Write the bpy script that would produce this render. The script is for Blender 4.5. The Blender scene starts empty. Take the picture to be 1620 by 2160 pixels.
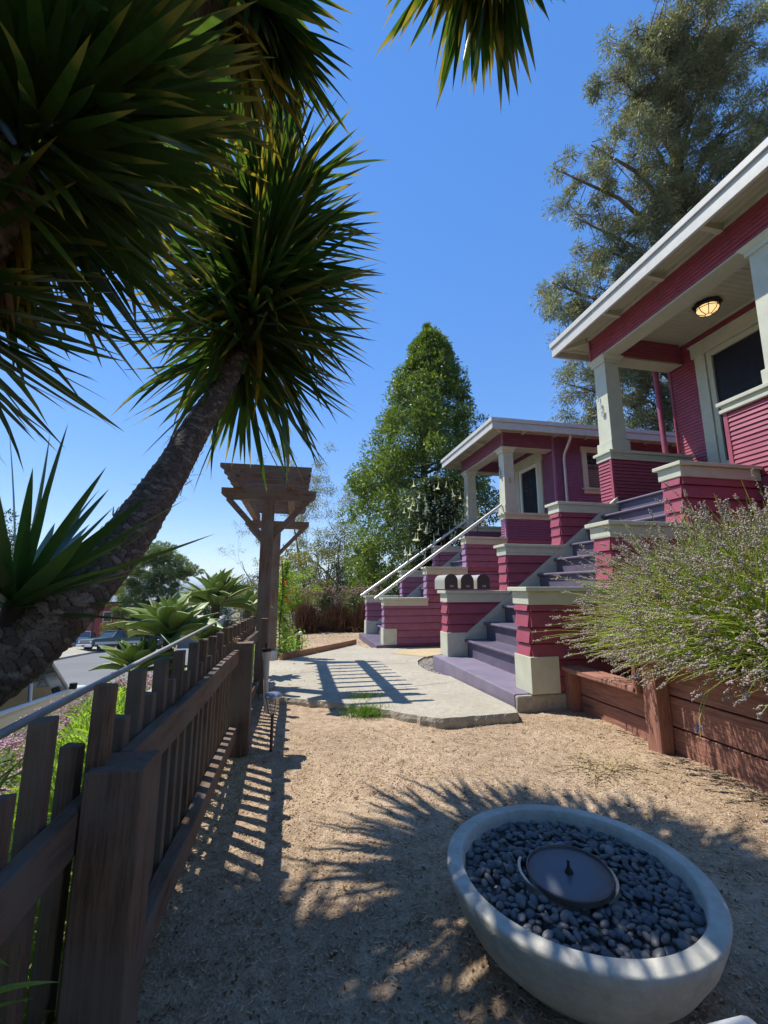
import bpy, bmesh, math, random
import numpy as np
from mathutils import Vector, Matrix
R = math.radians
random.seed(7); rng = np.random.default_rng(11)
scene = bpy.context.scene
COL = scene.collection

# ------------------------------------------------------------ camera
EYE = 1.2
PITCH = math.atan(160/900); YAW = math.atan(190/(900/math.cos(PITCH)))
cam_d = bpy.data.cameras.new('camera'); cam = bpy.data.objects.new('camera', cam_d); COL.objects.link(cam)
cam_d.sensor_fit = 'VERTICAL'; cam_d.sensor_height = 36; cam_d.lens = 900/2160*36
cam_d.clip_start = 0.02; cam_d.clip_end = 20000
cam.location = (0, 0, EYE); cam.rotation_euler = (math.pi/2+PITCH, 0, -YAW)
scene.camera = cam

# ------------------------------------------------------------ sky, sun, exposure
SUN = Vector((-.40, .30, .83)).normalized()
w = bpy.data.worlds.new('World'); scene.world = w; w.use_nodes = True
nt = w.node_tree; bg = nt.nodes['Background']
sky = nt.nodes.new('ShaderNodeTexSky'); sky.sky_type = 'NISHITA'; sky.sun_disc = False
sky.sun_elevation = math.asin(SUN.z); sky.sun_rotation = math.atan2(SUN.x, SUN.y)
sky.air_density = 1.0; sky.dust_density = 0; sky.ozone_density = 6.0; sky.altitude = 0
gam = nt.nodes.new('ShaderNodeGamma'); gam.inputs[1].default_value = .45; hsv = nt.nodes.new('ShaderNodeHueSaturation')
hsv.inputs['Saturation'].default_value = 1.86; hsv.inputs['Value'].default_value = 2.85; hsv.inputs['Hue'].default_value = .517
nt.links.new(sky.outputs[0], gam.inputs[0]); nt.links.new(gam.outputs[0], hsv.inputs['Color']); nt.links.new(hsv.outputs[0], bg.inputs[0]); bg.inputs[1].default_value = 0.12
sd = bpy.data.lights.new('sun', 'SUN'); sd.energy = 4.6; sd.angle = R(.5); sd.color = (1, .955, .88)
so = bpy.data.objects.new('sun', sd); COL.objects.link(so); so.location = (-10, 8, 20)
so.rotation_euler = SUN.to_track_quat('Z', 'Y').to_euler()
vs = scene.view_settings; vs.view_transform = 'Standard'; vs.look = 'None'; vs.exposure = 0.5; vs.gamma = 1

# ------------------------------------------------------------ materials
def nodes(name):
    m = bpy.data.materials.new(name); m.use_nodes = True
    return m, m.node_tree, m.node_tree.nodes['Principled BSDF']
def ramp(nt, fac, stops):
    r = nt.nodes.new('ShaderNodeValToRGB'); e = r.color_ramp.elements
    while len(e) < len(stops): e.new(.5)
    for k, (p, c) in enumerate(stops): e[k].position = p; e[k].color = (*c, 1)
    nt.links.new(fac, r.inputs[0]); return r.outputs[0]
def coord(nt, scale=(1, 1, 1), rnd=False, kind='Object'):
    tc = nt.nodes.new('ShaderNodeTexCoord'); mp = nt.nodes.new('ShaderNodeMapping'); mp.inputs['Scale'].default_value = scale
    nt.links.new(tc.outputs[kind], mp.inputs[0])
    if rnd:
        oi = nt.nodes.new('ShaderNodeObjectInfo'); mu = nt.nodes.new('ShaderNodeVectorMath'); mu.operation = 'SCALE'
        mu.inputs[0].default_value = (37, 91, 53); nt.links.new(oi.outputs['Random'], mu.inputs['Scale'])
        nt.links.new(mu.outputs[0], mp.inputs['Location'])
    return mp.outputs[0]
def noise(nt, vec, scale, detail=6, rough=.6, dist=0):
    n = nt.nodes.new('ShaderNodeTexNoise'); n.inputs['Scale'].default_value = scale; n.inputs['Detail'].default_value = detail
    n.inputs['Roughness'].default_value = rough; n.inputs['Distortion'].default_value = dist
    nt.links.new(vec, n.inputs['Vector']); return n.outputs['Fac']
def bump(nt, b, h, strength, dist=.01):
    bp = nt.nodes.new('ShaderNodeBump'); bp.inputs['Strength'].default_value = strength; bp.inputs['Distance'].default_value = dist
    nt.links.new(h, bp.inputs['Height'])
    prev = b.inputs['Normal'].links
    if prev: nt.links.new(prev[0].from_socket, bp.inputs['Normal'])
    nt.links.new(bp.outputs[0], b.inputs['Normal'])
def mixc(nt, fac, a, b, mode='MIX'):
    m = nt.nodes.new('ShaderNodeMix'); m.data_type = 'RGBA'; m.blend_type = mode
    for s, v in ((0, fac), (6, a), (7, b)):
        if hasattr(v, 'links'): nt.links.new(v, m.inputs[s])
        elif s == 0: m.inputs[0].default_value = v
        else: m.inputs[s].default_value = (*v, 1)
    return m.outputs[2]
def sc(c, k): return tuple(min(1, v*k) for v in c)
def paint(name, c, rough=.55, var=.12, dirt=.25, bumpy=.15, scale=6):
    m, nt, b = nodes(name); v = coord(nt, rnd=True)
    n1 = noise(nt, v, scale, 5); n2 = noise(nt, v, scale*7, 8, .7)
    col = ramp(nt, n1, [(.3, sc(c, 1-var)), (.7, sc(c, 1+var))])
    g = tuple(.5*x+.5*.2 for x in c)
    f = ramp(nt, n2, [(.56, (0, 0, 0)), (.72, (dirt,)*3)])
    nt.links.new(mixc(nt, f, col, g), b.inputs['Base Color'])
    b.inputs['Roughness'].default_value = rough
    bump(nt, b, n2, bumpy, .004); return m
def wood(name, c1, c2, axis='z', knots=True, rough=.85, grey=None):
    m, nt, b = nodes(name); s = {'x': (1.2, 22, 22), 'y': (22, 1.2, 22), 'z': (22, 22, 1.2)}[axis]
    v = coord(nt, s, True); v2 = coord(nt, (1, 1, 1), True)
    g = noise(nt, v, 2.2, 8, .65, .6); g2 = noise(nt, v, 9, 4, .6)
    col = ramp(nt, g, [(.3, c2), (.5, c1), (.72, sc(c1, 1.3))])
    col = mixc(nt, ramp(nt, g2, [(.45, (0, 0, 0)), (.6, (.5,)*3)]), col, sc(c2, .8))
    if grey:
        col = mixc(nt, ramp(nt, noise(nt, v2, 3.5, 5, .6), [(.38, (0, 0, 0)), (.62, (.85,)*3)]), col, grey)
    if knots:
        vo = nt.nodes.new('ShaderNodeTexVoronoi'); vo.inputs['Scale'].default_value = 1.1
        s3 = {'x': (1.2, 5, 5), 'y': (5, 1.2, 5), 'z': (5, 5, 1.2)}[axis]
        nt.links.new(coord(nt, s3, True), vo.inputs['Vector'])
        col = mixc(nt, ramp(nt, vo.outputs['Distance'], [(.05, (.75,)*3), (.16, (0, 0, 0))]), col, sc(c2, .35))
    nt.links.new(col, b.inputs['Base Color']); b.inputs['Roughness'].default_value = rough
    bump(nt, b, g, .35, .006); bump(nt, b, g2, .25, .003); return m
def leafm(name, cols, trans=.3, rough=.45, spec=.4, tipcol=None):
    m, nt, b = nodes(name)
    ge = nt.nodes.new('ShaderNodeNewGeometry')
    st = [(k/(max(1, len(cols)-1)), c) for k, c in enumerate(cols)]
    col = ramp(nt, ge.outputs['Random Per Island'], st)
    v = coord(nt); n = noise(nt, v, 30, 3)
    col = mixc(nt, ramp(nt, n, [(.35, (0, 0, 0)), (.65, (.35,)*3)]), col, sc(cols[0], .6))
    if tipcol:
        at = nt.nodes.new('ShaderNodeAttribute'); at.attribute_name = 'along'
        lo = nt.nodes.new('ShaderNodeMath'); lo.operation = 'MULTIPLY_ADD'; lo.inputs[1].default_value = .22; nt.links.new(ge.outputs['Random Per Island'], lo.inputs[0]); nt.links.new(at.outputs['Fac'], lo.inputs[2])
        col = mixc(nt, ramp(nt, lo.outputs[0], [(.92, (0, 0, 0)), (1.0, (.6,)*3)]), col, tipcol)
    nt.links.new(col, b.inputs['Base Color']); b.inputs['Roughness'].default_value = rough
    b.inputs['Specular IOR Level'].default_value = spec
    tr = nt.nodes.new('ShaderNodeBsdfTranslucent'); ms = nt.nodes.new('ShaderNodeMixShader'); ms.inputs[0].default_value = trans
    tc = mixc(nt, 1.0, col, (1.6/1.6, 1.0, .45), 'MULTIPLY')
    hs = nt.nodes.new('ShaderNodeHueSaturation'); hs.inputs['Value'].default_value = 2.6; nt.links.new(tc, hs.inputs['Color'])
    nt.links.new(hs.outputs[0], tr.inputs[0])
    out = nt.nodes['Material Output']
    nt.links.new(b.outputs[0], ms.inputs[1]); nt.links.new(tr.outputs[0], ms.inputs[2]); nt.links.new(ms.outputs[0], out.inputs[0])
    return m
def plain(name, c, rough=.6, metal=0, spec=.5, emit=None, bumpy=0, var=.0, scale=20):
    m, nt, b = nodes(name); b.inputs['Base Color'].default_value = (*c, 1); b.inputs['Roughness'].default_value = rough
    b.inputs['Metallic'].default_value = metal; b.inputs['Specular IOR Level'].default_value = spec
    if var or bumpy:
        n = noise(nt, coord(nt, rnd=True), scale, 6)
        if var: nt.links.new(ramp(nt, n, [(.3, sc(c, 1-var)), (.7, sc(c, 1+var))]), b.inputs['Base Color'])
        if bumpy: bump(nt, b, n, bumpy, .01)
    if emit: b.inputs['Emission Color'].default_value = (*emit[0], 1); b.inputs['Emission Strength'].default_value = emit[1]
    return m
def ground(name, stops, fine, bigscale=.8, b1=.6, b2=.5):
    m, nt, b = nodes(name); v = coord(nt)
    big = noise(nt, v, bigscale, 6, .6); mid = noise(nt, v, 14, 8, .7); fi = noise(nt, v, fine, 6, .75)
    vo = nt.nodes.new('ShaderNodeTexVoronoi'); vo.inputs['Scale'].default_value = fine*.9; nt.links.new(v, vo.inputs['Vector'])
    ad = nt.nodes.new('ShaderNodeMath'); ad.operation = 'MULTIPLY_ADD'; ad.inputs[1].default_value = .5; nt.links.new(fi, ad.inputs[0])
    a2 = nt.nodes.new('ShaderNodeMath'); a2.operation = 'MULTIPLY'; a2.inputs[1].default_value = .5; nt.links.new(mid, a2.inputs[0])
    nt.links.new(a2.outputs[0], ad.inputs[2])
    col = ramp(nt, ad.outputs[0], stops)
    col = mixc(nt, ramp(nt, big, [(.35, (0, 0, 0)), (.65, (.45,)*3)]), col, stops[0][1])
    nt.links.new(col, b.inputs['Base Color']); b.inputs['Roughness'].default_value = .95; b.inputs['Specular IOR Level'].default_value = .15
    bump(nt, b, mid, b1, .03); bump(nt, b, vo.outputs['Distance'], b2, .012); return m

M = {}
M['dirt'] = ground('dirt', [(.36, (.14, .09, .055)), (.45, (.37, .265, .17)), (.54, (.52, .39, .265)), (.66, (.72, .58, .42))], 95)
M['terrain'] = ground('dry_ground', [(.3, (.1, .09, .04)), (.5, (.2, .16, .08)), (.7, (.32, .26, .15))], 6)
M['soil'] = ground('soil', [(.3, (.05, .035, .025)), (.5, (.1, .07, .05)), (.7, (.18, .13, .09))], 40)
M['concrete'] = ground('concrete', [(.33, (.26, .235, .18)), (.5, (.42, .38, .3)), (.68, (.55, .5, .4))], 60, 1.2, .12, .3)
M['stonecol'] = ground('sandstone', [(.33, (.34, .25, .13)), (.5, (.5, .4, .24)), (.68, (.6, .5, .34))], 50, 2, .2, .3)
M['asphalt'] = ground('asphalt', [(.3, (.13, .13, .125)), (.5, (.19, .19, .185)), (.7, (.25, .25, .24))], 40, .3, .1, .2)
M['bowl'] = ground('cast_concrete', [(.33, (.36, .34, .28)), (.46, (.5, .48, .41)), (.6, (.6, .58, .5))], 26, 3, .15, .2)
GREYW = (.165, .13, .1)
for a in 'xyz':
    M['fence_'+a] = wood('weathered_redwood_'+a, (.17, .098, .056), (.04, .024, .016), a, grey=GREYW)
    M['perg_'+a] = wood('pergola_timber_'+a, (.22, .12, .075), (.08, .045, .032), a, grey=(.2, .16, .13))
    M['ret_'+a] = wood('stained_redwood_'+a, (.36, .165, .11), (.17, .075, .055), a, knots=True, rough=.75)
    M['edge_'+a] = wood('edging_timber_'+a, (.38, .2, .1), (.2, .1, .05), a)
M['crimson'] = paint('crimson_siding', (.31, .06, .09), .5, .14, .45)
M['plum'] = paint('plum_siding', (.24, .08, .14), .5, .12, .4)
M['mauve'] = paint('mauve_siding', (.33, .11, .15), .5, .14)
M['lilac'] = paint('lilac_siding', (.3, .15, .26), .5, .1)
M['sage'] = paint('sage_trim', (.53, .53, .4), .5, .08, .3)
M['fascia'] = paint('pale_fascia', (.52, .51, .46), .5, .09, .4)
M['soffit'] = paint('soffit_boards', (.45, .44, .33), .6, .05, .1)
M['step'] = paint('purple_steps', (.12, .098, .14), .5, .18, .8, .3, 5)
M['stepdark'] = paint('dark_purple_nosing', (.12, .095, .13), .5, .2, .7, .3, 9)
M['slab'] = paint('lilac_slab', (.2, .168, .225), .6, .16, .8, .5, 4)
M['roof'] = paint('roofing', (.2, .2, .2), .9, .2)
M['screen'] = plain('dark_screen', (.02, .02, .035), .35)
M['mesh'], _nt, _b = nodes('insect_screen'); _b.inputs['Base Color'].default_value = (.012, .012, .018, 1); _b.inputs['Roughness'].default_value = .6; _b.inputs['Alpha'].default_value = .5
M['doorblue'] = plain('blue_door', (.035, .035, .09), .4)
M['glass'] = plain('window_glass', (.03, .035, .04), .05, 0, .8)
M['blind'] = plain('blind', (.25, .2, .16), .7)
M['galv'] = plain('galvanised_metal', (.5, .52, .54), .35, .8, bumpy=.1, var=.1)
M['greypipe'] = plain('grey_pipe', (.36, .36, .34), .45, .0, var=.15, bumpy=.1)
M['pipe'] = plain('painted_pipe', (.62, .62, .58), .4, .3, var=.1, bumpy=.1)
M['brownmetal'] = plain('mailbox_brown', (.075, .045, .038), .5, 0)
M['mailside'] = plain('mailbox_side', (.34, .33, .28), .5, .0, var=.08)
M['white'] = plain('white_paint', (.75, .75, .72), .5)
M['dark'] = plain('dark_metal', (.025, .022, .022), .4, .6)
M['numeral'] = plain('numeral_metal', (.55, .56, .55), .35, .5)
M['numeral_dark'] = plain('dark_numeral', (.08, .09, .085), .4, .5)
M['lampglass'] = plain('lit_lamp_glass', (.9, .7, .4), .3, emit=((1, .66, .28), .8))
M['yuc'] = leafm('yucca_leaf', [(.025, .05, .012), (.035, .07, .015), (.05, .09, .018), (.06, .1, .018)], .38, .4, .4, (.28, .19, .04))
M['yucnew'] = leafm('young_yucca_leaf', [(.04, .085, .025), (.05, .11, .03), (.06, .13, .035)], .25, .35, .5)
M['yucold'] = leafm('yellowing_yucca_leaf', [(.12, .1, .015), (.2, .15, .02), (.26, .17, .03), (.06, .08, .015)], .45, .5, .3)
M['dead'] = leafm('dead_leaf', [(.1, .06, .03), (.16, .09, .045), (.22, .14, .08)], .25, .8, .1)
M['agave'] = leafm('agave_leaf', [(.2, .28, .09), (.25, .33, .1), (.33, .38, .12)], .14, .45, .4)
M['camph'] = leafm('glossy_tree_leaf', [(.045, .075, .013), (.08, .13, .018), (.13, .19, .025), (.2, .26, .04)], .28, .42, .45)
M['jac'] = leafm('sparse_tree_leaf', [(.1, .11, .03), (.16, .16, .04), (.22, .2, .06), (.2, .14, .07)], .3, .6, .3)
M['limeleaf'] = leafm('lime_shrub_leaf', [(.13, .2, .03), (.2, .28, .04), (.27, .33, .06)], .35, .5, .4)
M['euc'] = leafm('weeping_tree_leaf', [(.11, .145, .09), (.14, .175, .11), (.18, .21, .13), (.26, .16, .1), (.15, .22, .09)], .25, .5, .4)
M['pine'] = leafm('pine_needles', [(.1, .14, .04), (.14, .19, .05), (.2, .25, .07)], .2, .6, .3)
M['darkleaf'] = leafm('dark_leaf', [(.025, .04, .015), (.04, .06, .02), (.06, .08, .03)], .15, .6, .3)
M['brugleaf'] = leafm('trumpet_shrub_leaf', [(.03, .05, .025), (.045, .07, .03), (.07, .1, .04)], .2, .5, .3)
M['petal'] = leafm('white_petal', [(.55, .55, .44), (.75, .75, .66)], .3, .6, .2)
M['lavstem'] = leafm('lavender_stem', [(.3, .4, .07), (.4, .5, .1), (.46, .5, .16), (.5, .4, .2)], .3, .6, .3)
M['lavleaf'] = leafm('lavender_leaf', [(.2, .34, .05), (.3, .46, .07), (.42, .54, .1)], .35, .6, .3)
M['lavhead'] = leafm('spent_lavender_flower', [(.34, .28, .26), (.45, .38, .35), (.56, .49, .43), (.36, .3, .32)], .15, .9, .1)
M['lavfresh'] = leafm('fresh_lavender_flower', [(.3, .3, .6), (.45, .42, .7)], .1, .9, .1)
M['pgrass'] = leafm('purple_grass_blade', [(.08, .05, .03), (.15, .06, .035), (.22, .13, .05), (.2, .08, .06), (.1, .1, .04)], .25, .5, .3)
M['plume'] = leafm('grass_plume', [(.3, .2, .18), (.42, .32, .28)], .3, .8, .1)
M['weed'] = leafm('weed_leaf', [(.14, .22, .035), (.22, .33, .05), (.3, .42, .08)], .4, .5, .3)
M['lantleaf'] = leafm('lantana_leaf', [(.1, .14, .04), (.16, .2, .06), (.22, .24, .09)], .25, .6, .3)
M['lantflower'] = leafm('pink_lantana_flower', [(.55, .35, .5), (.65, .45, .6), (.7, .55, .65)], .2, .8, .1)
M['orange'] = leafm('orange_flower', [(.75, .12, .04), (.8, .2, .06)], .3, .6, .2)
M['tuft'] = leafm('green_tuft', [(.16, .28, .04), (.24, .38, .06)], .3, .6, .2)
M['straw'] = leafm('dry_straw', [(.42, .3, .17), (.55, .42, .27), (.65, .54, .38), (.3, .18, .1)], .1, .85, .15)
M['straw2'] = leafm('wilted_weed', [(.3, .3, .14), (.42, .38, .2), (.3, .2, .1)], .2, .8, .1)
M['twig'] = plain('twig', (.16, .1, .06), .9, var=.3)
M['trunkbark'] = plain('grey_bark', (.13, .1, .075), .95, bumpy=.8, var=.35, scale=8)
M['pebble'] = None
def pebble_mat():
    m, nt, b = nodes('river_pebble'); oi = nt.nodes.new('ShaderNodeNewGeometry'); ob = nt.nodes.new('ShaderNodeObjectInfo')
    ad = nt.nodes.new('ShaderNodeMath'); ad.operation = 'ADD'; nt.links.new(oi.outputs['Random Per Island'], ad.inputs[0]); nt.links.new(ob.outputs['Random'], ad.inputs[1])
    fr = nt.nodes.new('ShaderNodeMath'); fr.operation = 'FRACT'; nt.links.new(ad.outputs[0], fr.inputs[0])
    col = ramp(nt, fr.outputs[0], [(0, (.055, .062, .07)), (.4, (.09, .098, .105)), (.75, (.14, .145, .145)), (.92, (.13, .105, .095)), (1, (.22, .21, .2))])
    n = noise(nt, coord(nt), 90, 4); nt.links.new(mixc(nt, ramp(nt, n, [(.4, (0, 0, 0)), (.7, (.3,)*3)]), col, (.15, .15, .15)), b.inputs['Base Color'])
    b.inputs['Roughness'].default_value = .5; bump(nt, b, n, .1, .002); return m
M['pebble'] = pebble_mat()
def bark_mat():
    m, nt, b = nodes('scaly_bark'); v = coord(nt); n = noise(nt, v, 55, 7, .7)
    a1 = nt.nodes.new('ShaderNodeAttribute'); a1.attribute_name = 'crack'; a2 = nt.nodes.new('ShaderNodeAttribute'); a2.attribute_name = 'tone'
    col = ramp(nt, a2.outputs['Fac'], [(0, (.1, .075, .06)), (.5, (.16, .125, .1)), (.8, (.23, .19, .155)), (1, (.33, .28, .24))])
    col = mixc(nt, ramp(nt, n, [(.35, (.7,)*3), (.6, (0, 0, 0))]), col, (.07, .048, .035))
    col = mixc(nt, ramp(nt, a1.outputs['Fac'], [(.1, (1,)*3), (.5, (0, 0, 0))]), col, (.025, .018, .014))
    nt.links.new(col, b.inputs['Base Color']); b.inputs['Roughness'].default_value = .9; bump(nt, b, n, .6, .008); return m
M['bark'] = bark_mat()
def lid_mat():
    m, nt, b = nodes('rusty_lid'); v = coord(nt)
    g = nt.nodes.new('ShaderNodeTexGradient'); g.gradient_type = 'SPHERICAL'
    nt.links.new(coord(nt, (5.5, 5.5, .1)), g.inputs[0])
    n = noise(nt, v, 14, 7, .7); ad = nt.nodes.new('ShaderNodeMath'); ad.operation = 'MULTIPLY_ADD'; ad.inputs[1].default_value = .9
    nt.links.new(n, ad.inputs[0]); inv = nt.nodes.new('ShaderNodeMath'); inv.operation = 'SUBTRACT'; inv.inputs[0].default_value = .55; nt.links.new(g.outputs['Fac'], inv.inputs[1])
    nt.links.new(inv.outputs[0], ad.inputs[2])
    col = ramp(nt, ad.outputs[0], [(.45, (.12, .135, .16)), (.75, (.12, .1, .095)), (.95, (.16, .08, .045))])
    nt.links.new(col, b.inputs['Base Color']); b.inputs['Roughness'].default_value = .4; b.inputs['Metallic'].default_value = .5; return m
M['lid'] = lid_mat()

# ------------------------------------------------------------ mesh helpers
def origin(o):
    p = Vector((0, 0, 0))
    while o is not None: p += o.location; o = o.parent
    return p
class MB:
    def __init__(s): s.v = []; s.f = []; s.mi = []; s.sm = []
    def add(s, vs, fs, mi=0, sm=False):
        n = len(s.v); s.v += [tuple(p) for p in vs]
        for f in fs: s.f.append(tuple(i+n for i in f)); s.mi.append(mi); s.sm.append(sm)
        return s
    def box(s, x0, x1, y0, y1, z0, z1, mi=0):
        vs = [(x, y, z) for z in (z0, z1) for y in (y0, y1) for x in (x0, x1)]
        return s.add(vs, [(0, 2, 3, 1), (4, 5, 7, 6), (0, 1, 5, 4), (2, 6, 7, 3), (0, 4, 6, 2), (1, 3, 7, 5)], mi)
    def hexa(s, vs, mi=0):
        return s.add(vs, [(0, 2, 3, 1), (4, 5, 7, 6), (0, 1, 5, 4), (2, 6, 7, 3), (0, 4, 6, 2), (1, 3, 7, 5)], mi)
    def bar(s, a, b, w, h, up=(0, 0, 1), mi=0):
        a = Vector(a); b = Vector(b); d = (b-a).normalized(); u = Vector(up); r = d.cross(u).normalized(); u = r.cross(d)
        vs = [p + r*sx*w/2 + u*sz*h/2 for sz in (-1, 1) for p in (a, b) for sx in (-1, 1)]
        return s.hexa(vs, mi)
    def tube(s, pts, rad, n=8, mi=0, cap=True, sm=True):
        pts = [Vector(p) for p in pts]; k = len(pts)
        if not hasattr(rad, '__len__'): rad = [rad]*k
        vs = []; u = None
        for i, p in enumerate(pts):
            d = (pts[min(i+1, k-1)]-pts[max(i-1, 0)]).normalized()
            if u is None:
                u = Vector((0, 0, 1)) if abs(d.z) < .9 else Vector((1, 0, 0))
            u = (u-d*u.dot(d)).normalized(); r = d.cross(u)
            for j in range(n):
                a = 2*math.pi*j/n; vs.append(p+(u*math.cos(a)+r*math.sin(a))*rad[i])
        fs = [(i*n+j, i*n+(j+1) % n, (i+1)*n+(j+1) % n, (i+1)*n+j) for i in range(k-1) for j in range(n)]
        s.add(vs, fs, mi, sm)
        if cap: s.add(vs[:n], [tuple(range(n))[::-1]], mi); s.add(vs[-n:], [tuple(range(n))], mi)
        return s
    def lathe(s, prof, c=(0, 0, 0), n=48, mi=0, sm=True, jit=None):
        vs = [];
        for (r, z) in prof:
            for j in range(n):
                a = 2*math.pi*j/n; vs.append((c[0]+r*math.cos(a), c[1]+r*math.sin(a), c[2]+z))
        k = len(prof)
        return s.add(vs, [(i*n+j, i*n+(j+1) % n, (i+1)*n+(j+1) % n, (i+1)*n+j) for i in range(k-1) for j in range(n)], mi, sm)
    def prism(s, poly, z0, z1, mi=0, mside=None):
        n = len(poly); z0s = z0 if hasattr(z0, '__len__') else [z0]*n; z1s = z1 if hasattr(z1, '__len__') else [z1]*n
        vs = [(p[0], p[1], z0s[i]) for i, p in enumerate(poly)]+[(p[0], p[1], z1s[i]) for i, p in enumerate(poly)]
        s.add(vs, [tuple(range(n))[::-1], tuple(range(n, 2*n))], mi)
        return s.add(vs, [(i, (i+1) % n, n+(i+1) % n, n+i) for i in range(n)], mi if mside is None else mside)
    def poly_y(s, pts, y0, y1, mi=0):     # (x,z) outline extruded along y
        n = len(pts); vs = [(p[0], y0, p[1]) for p in pts]+[(p[0], y1, p[1]) for p in pts]
        s.add(vs, [tuple(range(n)), tuple(range(n, 2*n))[::-1]], mi)
        return s.add(vs, [(i, n+i, n+(i+1) % n, (i+1) % n) for i in range(n)], mi)
    def siding(s, ax, pl, u0, u1, z0, z1, exp, d, dr=-1, zref=0, mi=0):
        # courses of boards: each slants out towards its foot; ax = axis the face looks along
        k = math.floor((z0-zref)/exp); rr = random.Random(int(pl*100+exp*999))
        while zref+k*exp < z1-1e-4:
            a = max(z0, zref+k*exp); b = min(z1, zref+(k+1)*exp); k += 1
            if b-a < .012: continue
            b -= .008 if exp < .1 else .014
            dd = d*(.85+.3*rr.random()); o = dr*dd; i = dr*dd*.25
            def P(u, off, z): return (pl+off, u, z) if ax == 'x' else (u, pl+off, z)
            s.add([P(u0, o, a), P(u1, o, a), P(u1, i, b), P(u0, i, b), P(u0, -dr*.011, a), P(u1, -dr*.011, a), P(u0, -dr*.011, b), P(u1, -dr*.011, b)],
                  [(0, 1, 2, 3), (4, 5, 1, 0), (0, 3, 6, 4), (1, 5, 7, 2), (3, 2, 7, 6)], mi)
        return s
    def build(s, name, mats, parent=None, loc=None, bev=0, seg=2, smooth_angle=None):
        me = bpy.data.meshes.new(name); o = bpy.data.objects.new(name, me); COL.objects.link(o)
        og = origin(parent) if parent else Vector((0, 0, 0))
        if loc is not None: o.location = Vector(loc)-og; og = Vector(loc)
        if parent: o.parent = parent
        vs = [(v[0]-og.x, v[1]-og.y, v[2]-og.z) for v in s.v]
        me.from_pydata(vs, [], s.f)
        for m in (mats if isinstance(mats, (list, tuple)) else [mats]): me.materials.append(m)
        me.polygons.foreach_set('material_index', s.mi); me.polygons.foreach_set('use_smooth', s.sm)
        bm = bmesh.new(); bm.from_mesh(me); bmesh.ops.recalc_face_normals(bm, faces=bm.faces); bm.to_mesh(me); bm.free()
        me.update()
        if bev:
            b = o.modifiers.new('bevel', 'BEVEL'); b.width = bev; b.segments = seg; b.limit_method = 'ANGLE'; b.angle_limit = R(40)
        return o
def tag(o, label=None, cat=None, group=None, kind=None):
    if label: o['label'] = label
    if cat: o['category'] = cat
    if group: o['group'] = group
    if kind: o['kind'] = kind
    return o
def thing(name, label, cat, loc=(0, 0, 0), group=None):
    o = bpy.data.objects.new(name, None); COL.objects.link(o); o.location = loc; o.empty_display_size = .1
    return tag(o, label, cat, group)
def structure(o): o['kind'] = 'structure'; return o
def np_mesh(name, V, F, mat, parent=None, loc=None, smooth=False):
    # V (n,3), F list of arrays each (m,k)
    me = bpy.data.meshes.new(name); o = bpy.data.objects.new(name, me); COL.objects.link(o)
    og = origin(parent) if parent else Vector((0, 0, 0))
    if loc is not None: o.location = Vector(loc)-og; og = Vector(loc)
    if parent: o.parent = parent
    V = np.asarray(V, dtype=np.float32)-np.array(og, dtype=np.float32)
    Fs = [np.asarray(f, dtype=np.int32) for f in (F if isinstance(F, list) else [F])]
    me.vertices.add(len(V)); me.vertices.foreach_set('co', V.ravel())
    tot = sum(f.size for f in Fs); me.loops.add(tot); me.loops.foreach_set('vertex_index', np.concatenate([f.ravel() for f in Fs]))
    cnt = np.concatenate([np.full(len(f), f.shape[1], np.int32) for f in Fs]); st = np.concatenate([[0], np.cumsum(cnt)[:-1]]).astype(np.int32)
    me.polygons.add(len(cnt)); me.polygons.foreach_set('loop_start', st); me.polygons.foreach_set('loop_total', cnt)
    if smooth: me.polygons.foreach_set('use_smooth', np.ones(len(cnt), bool))
    me.materials.append(mat); me.update(calc_edges=True); me.validate(); return o
def frames(D, roll=None, up=(0, 0, 1)):
    D = D/np.linalg.norm(D, axis=1, keepdims=True); n = len(D)
    U = np.tile(np.array(up, float), (n, 1)); bad = np.abs((D*U).sum(1)) > .97; U[bad] = (1, 0, 0)
    S = np.cross(D, U); S /= np.linalg.norm(S, axis=1, keepdims=True); N = np.cross(S, D)
    if roll is not None:
        c, s_ = np.cos(roll)[:, None], np.sin(roll)[:, None]; S, N = S*c+N*s_, N*c-S*s_
    return np.stack([D, S, N], axis=2)     # columns: along, side, normal
def scatter(T, TF, pos, fr, scale):
    # T template verts (along, side, normal)
    scale = np.asarray(scale, float)
    if scale.ndim == 1: scale = np.repeat(scale[:, None], 3, 1)
    L = T[None, :, :]*scale[:, None, :]
    V = np.einsum('nij,nkj->nki', fr, L)+pos[:, None, :]
    n, k = len(pos), len(T); F = (TF[None]+(np.arange(n)*k)[:, None, None]).reshape(-1, TF.shape[1])
    return V.reshape(-1, 3), F
def join(parts):
    Vs, Fs, n = [], [], 0
    for V, F in parts: Vs.append(V); Fs.append(F+n); n += len(V)
    return np.concatenate(Vs), np.concatenate(Fs)
def rdir(n, zmin=-1, zmax=1):
    z = rng.uniform(zmin, zmax, n); a = rng.uniform(0, 2*math.pi, n); r = np.sqrt(1-z*z)
    return np.stack([r*np.cos(a), r*np.sin(a), z], 1)
LEAF = np.array([(0, 0, 0), (.45, .2, .03), (1, 0, -.06), (.45, -.2, .03)], float); LEAF_F = np.array([(0, 2, 1), (0, 3, 2)])
NARROW = np.array([(0, 0, 0), (.4, .075, 0), (1, 0, -.12), (.4, -.075, 0)], float)
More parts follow.
